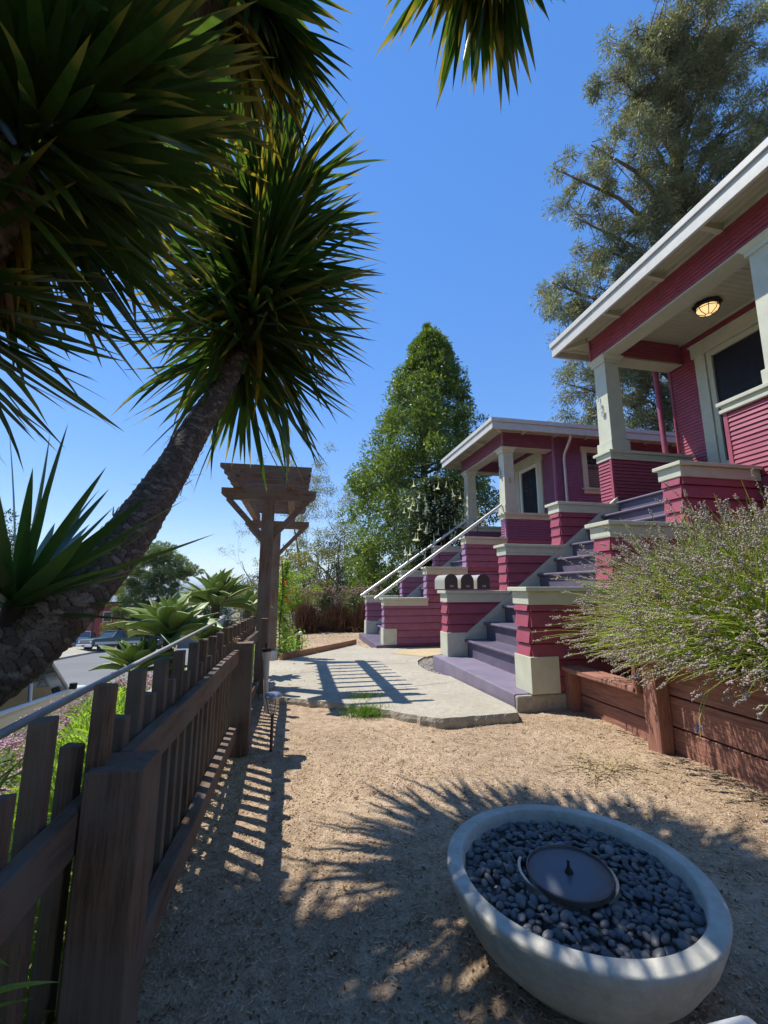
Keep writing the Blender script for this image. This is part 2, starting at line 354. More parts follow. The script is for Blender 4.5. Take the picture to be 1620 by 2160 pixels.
def blade_template(seg=6, w=.05, droop=.12, vee=.35, base=.7, pw=.9):
    vs = []
    for i in range(seg+1):
        t = i/seg; ww = w*(base+(1-base)*min(1, t*3))*(1-t**2.2)**pw if t < 1 else 0
        z = -droop*t*t
        vs += [(t, ww, z+ww*vee), (t, 0, z), (t, -ww, z+ww*vee)]
    F = []
    for i in range(seg):
        a = i*3; F += [(a, a+1, a+4, a+3), (a+1, a+2, a+5, a+4)]
    return np.array(vs, float), np.array(F)
def curved(parts_in, name, mat, parent, smooth=True):
    V, F = join(parts_in); return np_mesh(name, V, F, mat, parent, smooth=smooth)
# ------------------------------------------------------------ terrain, road, path
def lerp(x, xs, ys): return float(np.interp(x, xs, ys))
YS = [-60, 0, 4, 10, 17, 24, 45, 60, 100, 900, 1000, 1700, 1760, 5000, 6500, 9000]
YZ = [0, 0, 0, -.2, -.25, -1.6, -5, -6.5, -12, -31, -35, -35, -28.5, -27, 55, 60]
RS = [-60, 0, 10.7, 38, 60, 100]; RZ = [2.0, -1.3, -2.0, -3.6, -6.5, -12]
def zyard(y): return lerp(y, YS, YZ)
def zroad(y): return lerp(y, RS, RZ) if y < 100 else zyard(y)
def hgt(x, y):
    if y > 100:
        z = zyard(y)
        if y > 5200: z += (12*math.sin(x*.0011)+9*math.sin(x*.0031+1)+5*math.sin(x*.0083))*min(1, (y-5200)/1200)
        return z
    w = lerp(x, [-30, -4.6, -3.6, -2.2, -1.2, -.62, 90], [1, 1, .93, .55, .28, 0, 0])
    z = (1-w)*zyard(y)+w*zroad(y)
    if x < -14.2: z += lerp(-x, [14.2, 16, 30, 90], [.12, .25, .5, 3])*lerp(y, [60, 100], [1, 0])
    if x > 8: z += lerp(x, [8, 12, 90], [0, 1.6, 14])*lerp(y, [30, 60], [1, 0])
    return z
xs = sorted(set([-6000, -3500, -2000, -1200, -700, -400, -220, -120, -90, -60, -45, -30, -24, -20, -18, -16, -14.2, -14, -4.6, -4.3, -4, -3.6, -3.2, -2.8, -2.5, -2.2, -1.9, -1.6, -1.4, -1.2, -1, -.8, -.62, 8, 10, 12, 20, 40, 90, 200, 500, 1200, 3000, 6000]+[x for x in np.arange(-.4, 8, .6)]))
ys = sorted(set([float(v) for v in np.arange(-6, 20, .7)]+YS+RS+[-30, -15, 20, 22, 28, 32, 36, 41, 50, 72, 85, 150, 250, 400, 600, 1300, 2500, 3800, 5200, 5500, 5800, 6200, 7000, 7600]))
tm = MB(); nx = len(xs)
tm.add([(x, y, hgt(x, y)) for y in ys for x in xs], [(j*nx+i, j*nx+i+1, (j+1)*nx+i+1, (j+1)*nx+i) for j in range(len(ys)-1) for i in range(nx-1)], 0, True)
structure(tm.build('terrain', M['terrain']))
def strip(name, x0, x1, y0, y1, dz, mat, step=1.0, edge=None, th=.15, smooth=False):
    mb = MB(); yy = sorted(set(list(np.arange(y0, y1, step))+[y1]+[v for v in YS+RS if y0 < v < y1])); top = []
    for y in yy: top += [(x0, y, hgt(x0, y)+dz), (x1, y, hgt(x1, y)+dz), (x0, y, hgt(x0, y)-th), (x1, y, hgt(x1, y)-th)]
    f = []
    for i in range(len(yy)-1):
        a = i*4; f += [(a, a+1, a+5, a+4), (a, a+4, a+6, a+2), (a+1, a+3, a+7, a+5)]
    mb.add(top, f); return structure(mb.build(name, mat))
strip('road', -14, -4.6, -40, 58, .02, M['asphalt'])
strip('kerb', -4.6, -4.45, -40, 58, .14, M['concrete'])
strip('kerb', -14.15, -14, -40, 58, .14, M['concrete'])
strip('sidewalk', -16, -14.15, -40, 58, .12, M['concrete'])
# mulched yard: finely modelled sheet just above the terrain
def yardz(x, y): return .03+zyard(y)+.012*math.sin(x*3.1+y*1.7)*math.cos(y*2.3-x)+.006*math.sin(x*9+2)*math.sin(y*8)
gx = np.arange(-.6, 5.6, .06); gy = np.arange(-1.2, 16.2, .06)
V = np.array([(x, y, yardz(x, y)) for y in gy for x in gx]); n1 = len(gx)
V[:, 2] += rng.normal(0, .003, len(V))
F = np.array([(j*n1+i, j*n1+i+1, (j+1)*n1+i+1, (j+1)*n1+i) for j in range(len(gy)-1) for i in range(n1-1)])
structure(np_mesh('mulch_yard', V, F, M['dirt'], smooth=True))
# concrete path slab, cracked edge towards the viewer
def zpad(y): return .095-.034*(y-4)
pad = [(2.07, 3.93), (2.0, 3.74), (1.5, 3.72), (1.28, 3.7), (1.16, 3.78), (.9, 4.08), (.61, 4.4), (.25, 4.66), (-.07, 4.88), (-.26, 5.09), (-.5, 5.2), (-1.6, 5.25), (-1.6, 7.9), (-.3, 7.9), (.3, 8.75), (1.0, 9.8), (1.45, 10.55), (1.6, 9.6), (2.5, 9.5), (5, 9.5), (5, 8.6), (3.0, 8.2), (2.35, 7.75), (2.1, 7.3), (1.97, 6.8), (1.93, 6.3), (2.0, 5.9), (2.09, 5.7)]
fine = []
for i, p in enumerate(pad):
    q = pad[(i+1) % len(pad)]; L = math.dist(p, q); k = max(1, int(L/.05)) if p[1] < 5.2 and i < 10 else 1
    for j in range(k):
        t = j/k; jit = (random.uniform(-.012, .012) if k > 1 else 0)
        fine.append((p[0]+(q[0]-p[0])*t+jit, p[1]+(q[1]-p[1])*t+jit))
mb = MB(); n = len(fine)
inn = [(x, y) for x, y in fine]
vs = [(x, y, zpad(y)) for x, y in inn]+[(x+random.uniform(-.006, .006), y-.012+random.uniform(-.006, .006), zpad(y)-.035) for x, y in inn]+[(x, y-.01, zpad(y)-.22) for x, y in inn]
mb.add(vs, [tuple(range(n))]); mb.add(vs, [(i, (i+1) % n, n+(i+1) % n, n+i) for i in range(n)]+[(n+i, n+(i+1) % n, 2*n+(i+1) % n, 2*n+i) for i in range(n)])
structure(mb.build('path', M['concrete']))
mb = MB(); q = [(2.4, 7.75), (3.0, 8.22), (4.9, 8.55), (4.9, 9.45), (3.6, 9.3), (2.2, 9.0), (1.9, 8.4)]
mb.prism(q, [zpad(p[1])-.04 for p in q], [zpad(p[1])+.006 for p in q]); structure(mb.build('path', M['stonecol']))
mb = MB()
for a, b in (((.68, 4.3), (1.0, 5.0)), ((1.0, 5.0), (1.9, 5.25)), ((-.3, 6.2), (.9, 6.9)), ((.9, 6.9), (2.0, 7.1))):
    k = 9; pts = []
    for i in range(k+1):
        t = i/k; x = a[0]+(b[0]-a[0])*t; y = a[1]+(b[1]-a[1])*t+random.uniform(-.02, .02); pts.append((x, y))
    for i in range(k):
        (x0, y0), (x1, y1) = pts[i], pts[i+1]; mb.add([(x0, y0-.004, zpad(y0)+.003), (x1, y1-.004, zpad(y1)+.003), (x1, y1+.004, zpad(y1)+.003), (x0, y0+.004, zpad(y0)+.003)], [(0, 1, 2, 3)])
structure(mb.build('path_crack', plain('dark_crack', (.07, .06, .045), .95)))  # thin dark strips laid along the crack lines of the path
# raised bed behind the timber wall
mb = MB(); bx = [2.8, 3.2, 3.8, 4.6, 5.36]; by = [-1.5, -.5, .5, 1.5, 2.4, 3.0, 3.4, 3.92]
mb.add([(x, y, (.3 if y > 3.02 else .6)+.1*(x-2.8)+random.uniform(-.03, .03)) for y in by for x in bx], [(j*5+i, j*5+i+1, (j+1)*5+i+1, (j+1)*5+i) for j in range(7) for i in range(4)], 0, True)
structure(mb.build('garden_bed', M['soil']))
# water and the far side of the bay
mb = MB(); mb.add([(-6000, 940, -32.3), (6000, 940, -32.3), (6000, 1755, -32.3), (-6000, 1755, -32.3)], [(0, 1, 2, 3)])
structure(mb.build('water', plain('bay_water', (.12, .2, .32), .12, 0, .5, bumpy=.15, scale=.02)))

# ------------------------------------------------------------ lettering
def lettering(txt, size, name, mat, parent, at, facing='-x', ext=.006):
    cu = bpy.data.curves.new('t', 'FONT'); cu.body = txt; cu.size = size; cu.extrude = ext; cu.align_x = 'CENTER'; cu.align_y = 'CENTER'
    to = bpy.data.objects.new('t', cu); COL.objects.link(to); bpy.context.view_layer.update()
    me = bpy.data.meshes.new_from_object(to.evaluated_get(bpy.context.evaluated_depsgraph_get())); bpy.data.objects.remove(to)
    rot = {'-y': Matrix.Rotation(R(90), 4, 'X'), '-x': Matrix.Rotation(R(-90), 4, 'Z') @ Matrix.Rotation(R(90), 4, 'X')}[facing]
    me.transform(rot); me.name = name; me.materials.clear(); me.materials.append(mat)
    o = bpy.data.objects.new(name, me); COL.objects.link(o); o.parent = parent; o.location = Vector(at)-origin(parent); return o

# ------------------------------------------------------------ bungalow with stepped stair walls
def tapered(mb, x0, x1, y0, y1, z0, z1, t):
    mb.hexa([(x0, y0, z0), (x1, y0, z0), (x0, y1, z0), (x1, y1, z0), (x0+t, y0+t, z1), (x1-t, y0+t, z1), (x0+t, y1-t, z1), (x1-t, y1-t, z1)])
def column(root, x0, x1, y0, y1, z0, z1):
    mb = MB(); tapered(mb, x0, x1, y0, y1, z0, z1-.002, .02)
    c = mb.build('column', M['sage'], root, bev=.004)
    MB().box(x0-.03, x1+.03, y0-.03, y1+.03, z0, z0+.2).build('column_base', M['sage'], c, bev=.006)
    m = MB(); m.box(x0-.012, x1+.012, y0-.012, y1+.012, z1-.13, z1-.07); m.hexa([(x0-.015, y0-.015, z1-.07), (x1+.015, y0-.015, z1-.07), (x0-.015, y1+.015, z1-.07), (x1+.015, y1+.015, z1-.07), (x0-.06, y0-.06, z1-.02), (x1+.06, y0-.06, z1-.02), (x0-.06, y1+.06, z1-.02), (x1+.06, y1+.06, z1-.02)])
    m.box(x0-.062, x1+.062, y0-.062, y1+.062, z1-.02, z1-.001); m.build('column_capital', M['sage'], c)
    return c
def cap(parent, x0, x1, y0, y1, z, name='cap', h=.13):
    m = MB(); m.box(x0-.055, x1, y0-.055, y1+.055, z-.045, z); m.box(x0-.018, x1, y0-.018, y1+.018, z-.045-h, z-.046)
    return m.build(name, M['sage'], parent, bev=.006)
def stair_wall(root, P, y0, y1, near, X, Z, zb, side, street):
    xe = P['xc']; m = MB()
    lv = [zb, Z[0], Z[1], Z[2]]
    for k in range(3):
        z1 = Z[k]-.1
        m.box(X[k]+.012, xe, y0+.012, y1-.012, (zb-.05 if k == 0 else Z[k-1]-.12), z1)
        m.siding('y', y0, X[k]-.004, xe, (zb+(.02 if near else 0)) if k == 0 else Z[k-1]-.001, z1, .155, .036, -1, zb)
    sw = m.build('stair_wall', side, root)
    for k in range(3):
        m = MB(); m.siding('x', X[k], y0-.006, y1+.006, (zb+.34 if k == 0 else Z[k-1]-.001), Z[k]-.1, .155, .034, -1, zb); m.build('street_siding', street, sw)
    for k in range(3): cap(sw, X[k]-.012, (X[k+1] if k < 2 else xe)-.002, y0-.02, y1+.02, Z[k])
    MB().box(X[0]-.045, X[0]+.26, y0-.045, y1+.03, zb, zb+.34).build('foot_block', M['sage'], sw, bev=.004)
    return sw
def bungalow(P):
    root = thing('bungalow', P['label'], 'house', (P['X'][0], P['yn'], P['zs']-.2), 'pink bungalows with stepped stairs')
    X, yn, yf, zs, xc = P['X'], P['yn'], P['yf'], P['zs'], P['xc']
    Zn = [zs+1.01, zs+1.71, zs+2.43]; Zf = P.get('Zf', Zn); T = .24
    stair_wall(root, P, yn, yn+T, True, X, Zn, zs, P['side'], P['street'])
    far = stair_wall(root, P, yf, yf+T, False, X, Zf, zs, P['side'], P['street'])
    ya, yb = yn+T+.012, yf-.051
    # first slab, treads and risers
    MB().box(X[0]-.2, X[0]+.30, yn+.02 if P['n'] == 1 else yn-.05, yf+T-.05, zs-.22, zs).build('slab_step', M['slab'] if P['n'] == 1 else M['step'], root, bev=.012)
    if P['n'] == 1: MB().box(X[0]-.2, X[0]-.19+.0, yn-.02, yn+.019, zs-.22, zs-.001)
    rise, run = P['rise'], P['run']; x = X[0]+.24; z = zs; k = 0
    while z+rise < zs+2.46:
        m = MB(); m.box(x+.03, x+.05, ya, yb, z-.002, z+rise-.045); m.build('riser', M['step'], root)
        m = MB(); m.box(x, x+run+.04, ya, yb, z+rise-.043, z+rise); t = m.build('tread', M['step'], root, bev=.008, seg=3)
        m = MB(); m.tube([(x+.002, ya, z+rise-.022), (x+.002, yb, z+rise-.022)], .0225, 12); m.build('nosing', M['stepdark'], t)
        x += run; z += rise; k += 1
    floor = z; P['floor'] = floor
    # sloping skirt boards along both stair walls
    sl = rise/run; xs0 = X[0]+.2
    top = lambda xx: zs+rise+.065+sl*(xx-(X[0]+.24))
    for y0_, y1_ in ((yf-.05, yf-.001), (yn+T+.002, yn+T+.012)):
        m = MB(); m.poly_y([(X[0]-.04, zs), (X[0]+.5, zs), (xc, top(xc)-.75), (xc, top(xc)), (X[0]+.24, top(X[0]+.24)), (X[0]+.12, zs+.338), (X[0]-.04, zs+.338)], y0_, y1_-.001)
        m.build('skirt_board', M['sage'], root)
    # porch piers with fine siding, caps, columns, parapets
    ex = .062
    for (px0, px1, py0, py1, zb, zt, names) in P['piers']:
        m = MB(); m.box(px0+.01, px1-.01, py0+.01, py1-.01, zb, zt-.12); m.siding('y', py0, px0, px1, zb, zt-.13, ex, .018, -1, zs); m.siding('x', px0, py0, py1, zb, zt-.13, ex, .018, -1, zs)
        if names != 'side': m.siding('y', py1, px0, px1, zb, zt-.13, ex, .018, 1, zs)
        wl = m.build('porch_parapet', P['fine'], root)
        m = MB(); m.box(px0-.022, px0+.02, py0-.022, py0+.03, zb, zt-.12); m.build('corner_board', P['corner'], wl)
        if names == 'parapet': m = MB(); m.box(px0-.022, px0+.02, py1-.04, py1+.012, zb, zt-.12); m.build('corner_board', P['corner'], wl)
        m = MB(); m.box(px0-.07, px1+.03, py0-.07, py1+.05, zt-.05, zt); m.box(px0-.03, px1+.012, py0-.03, py1+.02, zt-.1, zt-.051)
        m.box(px0-.05, px1+.02, py0-.05, py1+.035, zt-.145, zt-.101) if names == 'parapet' else m.box(px0-.03, px1+.012, py0-.03, py1+.02, zt-.16, zt-.101)
        m.build('cap', M['sage'], wl, bev=.005)
    cols = [column(root, *c) for c in P['cols']]
    # header band
    y0, y1 = P['py0'], P['py1']; hb, ht = P['hb'], P['ht']; xd = P['xd']; xr = P['xr']
    m = MB(); m.box(xc+.02, xc+.30, y0+.02, y1-.02, hb+.02, ht); m.box(xc+.30, xd, y1-.30, y1-.02, hb+.02, ht)
    if P['n'] == 2: m.box(xc+.30, xd, y0+.02, y0+.30, hb+.02, ht)
    m.siding('x', xc+.02, y0+.005, y1-.005, hb+.02, ht, ex, .016, -1, zs)
    m.siding('y', y0+.02, xc+.005, xd if P['n'] == 2 else xc+.3, hb+.02, ht, ex, .016, -1, zs); m.siding('y', y1-.30, xc+.3, xd, hb+.02, ht, ex, .016, -1, zs)
    hd = m.build('header_band', P['fine'], root)
    m = MB(); m.box(xc+.005, xc+.315, y0+.005, y1-.005, hb-.01, hb+.019); m.box(xc+.315, xd-.02, y1-.315, y1-.005, hb-.01, hb+.019)
    if P['n'] == 2: m.box(xc+.315, xd-.02, y0+.005, y0+.315, hb-.01, hb+.019)
    m.build('header_soffit', M['soffit'], hd)
    for a_, b_ in ((y0-.004, y0+.03), (y1-.03, y1+.004)):
        m = MB(); m.box(xc-.004, xc+.04, a_, b_, hb-.01, ht); m.build('corner_board', P['corner'], hd)
    # porch ceiling: narrow boards
    m = MB(); yy = y0+.3 if P['n'] == 2 else y0+.02
    while yy < y1-.31:
        m.box(xc+.3, xd, yy, min(yy+.085, y1-.31), ht-.05, ht-.03); yy += .09
    m.box(xc+.3, xd, y0+.02, y1-.3, ht-.029, ht-.01)
    m.build('porch_ceiling', M['soffit'], root)
    m = MB(); m.box(xd-.03, xd-.002, y0+.3, y1-.3, ht-.085, ht-.051); m.build('ceiling_trim', M['sage'], root)
    MB().box(xc+.02, xd, yn+T, yf if P['n'] == 2 else yf, floor-.04, floor).build('porch_floor', M['step'], root)
    if P['n'] == 1: MB().box(xc+.02, xd, y0, yn+T-.001, floor-.04, floor-.001).build('porch_floor', M['step'], root)
    # body of the house
    zg = P['zg']
    m = MB(); d0, d1 = P['door']; dzt = P['dzt']
    # door wall, facing the street, with the doorway left open
    wy0, wy1 = P['wy0'], P['wy1']
    m.box(xd+.02, xd+.14, wy0+.02, d0, floor, ht); m.box(xd+.02, xd+.14, d1, wy1-.02, floor, ht); m.box(xd+.02, xd+.14, d0, d1, dzt, ht)
    m.siding('x', xd+.018, wy0, d0, floor, ht, ex, .016, -1, zs); m.siding('x', xd+.018, d1, wy1, floor, ht, ex, .016, -1, zs); m.siding('x', xd+.018, d0, d1, dzt, ht, ex, .016, -1, zs)
    # side walls
    if P['n'] == 2:
        wx0, wx1, wz0, wz1 = P['win']
        for a, b, c, d in ((xd+.02, wx0, zg, ht), (wx1, xr, zg, ht), (wx0, wx1, zg, wz0), (wx0, wx1, wz1, ht)):
            m.box(a, b, wy0+.02, wy0+.14, c, d); m.siding('y', wy0+.018, a, b, c, d, ex, .016, -1, zs)
    m.box(xd+.14, xr, wy1-.14, wy1-.02, zg, ht); m.box(xr-.12, xr, wy0+.14, wy1-.14, zg, ht)
    m.siding('y', wy1-.02, xd, xr, zg, ht, ex, .016, 1, zs)
    if P['n'] == 1: m.box(xd+.14, xr, wy0+.02, wy0+.14, zg, ht)
    wl = m.build('wall', P['fine'], root)
    for a_, b_, c_ in ((wy0-.004, wy0+.04, floor-.3), (wy1-.045, wy1+.006, floor)):
        m = MB(); m.box(xd-.004, xd+.05, a_, b_, c_, ht); m.build('corner_board', P['corner'], wl)
    # foundation front under the porch
    m = MB(); m.box(xc+.02, xc+.14, P['py0']-.0+.02, P['py1']-.02, zg, floor-.05)
    m.siding('x', xc+.018, P['py0'], yn-.001, zg, floor+.1, .155, .03, -1, zs) if P['n'] == 1 else None
    m.siding('y', P['py0']+.018, xc, xd+.02, zg, floor-.02, .155, .03, -1, zs); m.siding('y', P['py1']-.018, xc, xd, zg, floor, .155, .03, 1, zs)
    m.box(xc+.14, xd+.02, P['py0']+.02, P['py0']+.14, zg, floor-.05)
    m.build('foundation_wall', P['side'], root)
    # door with casing, screen and lower panels
    dr = thing('door', None, None); dr.parent = root; dr.location = Vector((xd, (d0+d1)/2, floor))-origin(root)
    m = MB(); cw = .2; f = xd-.035
    m.box(f, xd+.03, d0-cw, d0+.0, floor, dzt); m.box(f, xd+.03, d1, d1+cw, floor, dzt); m.box(f-.012, xd+.03, d0-cw-.05, d1+cw+.05, dzt+.001, dzt+.22); m.box(f-.03, xd+.03, d0-cw-.08, d1+cw+.08, dzt+.22, dzt+.25)
    m.build('casing', M['sage'], dr, bev=.005)
    m = MB(); fr = .1
    m.box(xd-.01, xd+.05, d0+.006, d0+fr, floor+.01, dzt-.006); m.box(xd-.01, xd+.05, d1-fr, d1-.006, floor+.01, dzt-.006); m.box(xd-.01, xd+.05, d0+fr+.001, d1-fr-.001, dzt-.006-fr, dzt-.007)
    m.box(xd-.01, xd+.05, d0+fr+.001, d1-fr-.001, floor+.01, floor+.16); m.box(xd-.01, xd+.05, d0+fr+.001, d1-fr-.001, floor+.62, floor+.7)
    if P['n'] == 2:
        for i in range(6):
            yy = d0+fr+.06+i*(d1-d0-2*fr-.1)/5.2; m.box(xd, xd+.04, yy, yy+.035, floor+.161, floor+.619)
    m2 = MB(); m2.box(xd+.028, xd+.03, d0+fr, d1-fr, floor+.16, dzt-.01-fr); m2.build('insect_screen', M['mesh'], dr)
    m.build('screen_door_frame', M['sage'] if P['n'] == 1 else M['white'], dr, bev=.003)
    m = MB(); m.box(xd+.06, xd+.1, d0, d1, floor, dzt); p = m.build('door_panel', M['doorblue'], dr)
    m = MB(); gz0 = floor+1.35; gz1 = dzt-.3; ny = 3
    for r_ in range(2):
        for c_ in range(ny):
            y_0 = d0+.16+c_*(d1-d0-.3)/ny; y_1 = y_0+(d1-d0-.3)/ny-.05; z_0 = gz0+r_*(gz1-gz0)/2; z_1 = z_0+(gz1-gz0)/2-.05
            m.box(xd+.052, xd+.059, y_0, y_1, z_0, z_1)
    m.build('pane', M['glass'], dr)
    m = MB()
    for c_ in range(2):
        y_0 = d0+.16+c_*(d1-d0-.3)/2; m.box(xd+.053, xd+.059, y_0, y_0+(d1-d0-.3)/2-.06, floor+.75, floor+1.2)
    m.build('raised_panel', plain('blue_panel', (.05, .05, .13), .35), dr)
    # roof: eaves on all sides with fascia, tilted soffit, rafters, low hip
    ov = .48; ex0, ey0, ey1, exr = xc-ov, P['ry0']-ov, P['py1']+ov, xr+ov; zf0, zf1 = P['zf']
    rf = MB(); cx0, cx1 = ex0+2.2, exr-2.2; cy = (ey0+ey1)/2; rz = zf1+P['rh']
    vs = [(ex0, ey0, zf1-.02), (exr, ey0, zf1-.02), (exr, ey1, zf1-.02), (ex0, ey1, zf1-.02), (cx0, cy, rz), (cx1, cy, rz)]
    rf.add(vs, [(0, 1, 5, 4), (1, 2, 5), (2, 3, 4, 5), (3, 0, 4)])
    ro = rf.build('roof', M['roof'], root)
    m = MB(); t = .045
    for a, b, c, d in ((ex0, ex0+t, ey0, ey1), (exr-t, exr, ey0, ey1), (ex0+t, exr-t, ey0, ey0+t), (ex0+t, exr-t, ey1-t, ey1)): m.box(a, b, c, d, zf0, zf1-.1)
    t2 = .03
    for a, b, c, d in ((ex0-t2, ex0+.04, ey0-t2, ey1+t2), (exr-.04, exr+t2, ey0-t2, ey1+t2), (ex0+.041, exr-.041, ey0-t2, ey0+.04), (ex0+.041, exr-.041, ey1-.04, ey1+t2)): m.box(a, b, c, d, zf1-.099, zf1)
    m.build('fascia', M['fascia'], ro, bev=.006)
    # soffit boards
    m = MB(); zi = ht+.07; zo = zf0+.12; w_ = .115
    yy = ey0+.05; k = 0
    lines = 4
    for i in range(lines):   # boards run parallel to each eave, rising to the wall
        a = i/lines; b = (i+1)/lines-.02; oa, ob = ov*(1-a), ov*(1-b); za, zb_ = zo+(zi-zo)*a, zo+(zi-zo)*b
        L = [(xc-oa, P['ry0']-oa, P['py1']+oa, xr+oa), (xc-ob, P['ry0']-ob, P['py1']+ob, xr+ob)]
        (x0a, y0a, y1a, xra), (x0b, y0b, y1b, xrb) = L
        m.add([(x0a, y0a, za), (x0a, y1a, za), (x0b, y1b, zb_), (x0b, y0b, zb_)], [(0, 1, 2, 3)])
        m.add([(x0a, y0a, za), (xra, y0a, za), (xrb, y0b, zb_), (x0b, y0b, zb_)], [(0, 1, 2, 3)])
        m.add([(x0a, y1a, za), (xra, y1a, za), (xrb, y1b, zb_), (x0b, y1b, zb_)], [(0, 1, 2, 3)])
        m.add([(xra, y0a, za), (xra, y1a, za), (xrb, y1b, zb_), (xrb, y0b, zb_)], [(0, 1, 2, 3)])
    m.add([(ex0+.04, ey0+.04, zi+.03), (exr-.04, ey0+.04, zi+.03), (exr-.04, ey1-.04, zi+.03), (ex0+.04, ey1-.04, zi+.03)], [(0, 1, 2, 3)])
    m.build('soffit', M['soffit'], ro)
    # frieze board and rafters
    m = MB(); m.box(xc-.03, xc+.02, P['ry0']-.03, P['py1']+.03, ht-.0, ht+.085); m.box(xc+.02, xr, P['ry0']-.03, P['ry0']+.02, ht, ht+.085); m.box(xc+.02, xr, P['py1']-.02, P['py1']+.03, ht, ht+.085)
    m.build('frieze', M['soffit'], ro)
    def rafter(a, b):
        m = MB(); A = Vector(a); B = Vector(b); d = (B-A); d.z = 0; s_ = Vector((-d.y, d.x, 0)).normalized()*.035
        vs = [A-s_+Vector((0, 0, -.03)), B-s_+Vector((0, 0, -.12)), A+s_+Vector((0, 0, -.03)), B+s_+Vector((0, 0, -.12)), A-s_+Vector((0, 0, .05)), B-s_, A+s_+Vector((0, 0, .05)), B+s_]
        m.hexa(vs); m.build('rafter', M['soffit'], ro)
    for y in np.arange(P['py1']-.84, P['ry0'], -.92): rafter((ex0+.05, y, zo), (xc-.031, y, zi-.005))
    rafter((ex0+.06, ey1-.06, zo), (xc-.03, P['py1']+.03, zi))
    if P['n'] == 2:
        for x_ in np.arange(xc+.55, xr, .92): rafter((x_, ey0+.05, zo), (x_, P['ry0']-.031, zi-.005))
        rafter((ex0+.06, ey0+.06, zo), (xc-.03, P['ry0']-.03, zi))
    for x_ in np.arange(xc+.55, xr, .92): rafter((x_, ey1-.05, zo), (x_, P['py1']+.031, zi-.005))
    return root, cols

P1 = dict(n=1, label='near crimson bungalow at the right with porch lamp and a long white eave', X=[2.3, 3.3, 4.3], yn=3.96, yf=6.28, zs=.2, xc=5.42, rise=.245, run=.315, zg=.0,
          Zf=[1.15+.01, 1.89, 2.62], side=M['crimson'], street=M['crimson'], fine=M['crimson'], corner=M['crimson'],
          piers=[(5.4, 7.1, 6.28, 6.6, 2.5, 3.6, 'side'), (5.42, 5.64, 1.4, 4.24, 2.55, 3.58, 'parapet')],
          cols=[(5.45, 5.77, 6.28, 6.6, 3.6, 5.44), (5.45, 5.77, 3.40, 3.72, 3.58, 5.44)],
          py0=1.4, py1=6.6, hb=5.44, ht=5.9, xd=7.2, xr=15, door=(4.72, 5.82), dzt=5.42, wy0=-.5, wy1=6.62, ry0=0.0, zf=(5.77, 6.07), rh=.7)
h1, c1 = bungalow(P1)
# the rest of the near house front, out to the right of the picture
P2 = dict(n=2, label='far plum bungalow with galvanised downspout and two pipe handrails up its stairs', X=[2.0, 3.0, 3.98], yn=9.52, yf=11.84, zs=-.03, xc=5.03, rise=.245, run=.31, zg=-.25,
          side=M['mauve'], street=M['lilac'], fine=M['plum'], corner=M['lilac'],
          piers=[(5.03, 6.42, 9.52, 9.76, 2.35, 3.03, 'side'), (5.03, 6.42, 11.9, 12.14, 2.35, 3.03, 'side')],
          cols=[(5.05, 5.35, 9.53, 9.83, 3.03, 4.72), (5.05, 5.35, 11.86, 12.16, 3.03, 4.72)],
          py0=9.52, py1=12.2, hb=4.72, ht=5.12, xd=6.45, xr=13, door=(10.25, 11.25), dzt=4.62, wy0=9.52, wy1=12.2, win=(7.42, 8.75, 3.76, 4.72), ry0=9.52, zf=(5.0, 5.275), rh=.12)
h2, c2 = bungalow(P2)
lettering('1', .17, 'house_number', M['numeral'], c1[0], (5.43, 6.5, 4.66)); lettering('3', .17, 'house_number', M['numeral'], c1[0], (5.43, 6.46, 4.5)); lettering('8', .17, 'house_number', M['numeral'], c1[0], (5.43, 6.42, 4.34))
lettering('1', .15, 'house_number', M['numeral_dark'], c2[0], (5.035, 9.74, 4.2)); lettering('3', .15, 'house_number', M['numeral_dark'], c2[0], (5.033, 9.70, 4.07)); lettering('4', .15, 'house_number', M['numeral_dark'], c2[0], (5.031, 9.66, 3.94))
MB().box(5.18, 5.23, 9.515, 9.53, 3.78, 3.92).build('doorbell', M['stonecol'], c2[0], bev=.006)
# window of the far house
wx0, wx1, wz0, wz1 = P2['win']
wn = thing('window', None, None); wn.parent = h2; wn.location = Vector(((wx0+wx1)/2, 9.5, wz0))-origin(h2)
m = MB(); cw = .13; y_ = 9.485
m.box(wx0-cw, wx0, y_, 9.56, wz0, wz1); m.box(wx1, wx1+cw, y_, 9.56, wz0, wz1); m.box(wx0-cw-.02, wx1+cw+.02, y_-.01, 9.56, wz1+.001, wz1+.15); m.box(wx0-cw-.04, wx1+cw+.04, y_-.04, 9.56, wz0-.05, wz0-.001); m.box(wx0-cw, wx1+cw, y_, 9.53, wz0-.15, wz0-.051)
m.build('window_frame', M['sage'], wn, bev=.004)
m = MB(); m.box(wx0, wx1, 9.6, 9.61, wz0, wz1); m.build('pane', M['glass'], wn)
m = MB(); zz = wz0+.03
while zz < wz1-.3: m.box(wx0+.04, wx1-.04, 9.592, 9.598, zz, zz+.035); zz += .05
m.build('blind', M['blind'], wn)
m = MB(); m.box(wx0, wx1, 9.575, 9.59, wz0, wz0+.04); m.box(wx0, wx1, 9.575, 9.59, wz1-.04, wz1); m.box(wx0, wx0+.04, 9.57, 9.59, wz0, wz1); m.box(wx1-.04, wx1, 9.57, 9.59, wz0, wz1); m.box(wx0, wx1, 9.572, 9.59, wz1-.42, wz1-.37); m.box(wx0, wx1, 9.576, 9.59, wz1-.22, wz1-.2)
for k in range(1, 6): m.box(wx0+(wx1-wx0)*k/6-.01, wx0+(wx1-wx0)*k/6+.01, 9.577, 9.59, wz1-.37, wz1)
m.build('sash', plain('dark_sash', (.07, .06, .06), .6), wn)
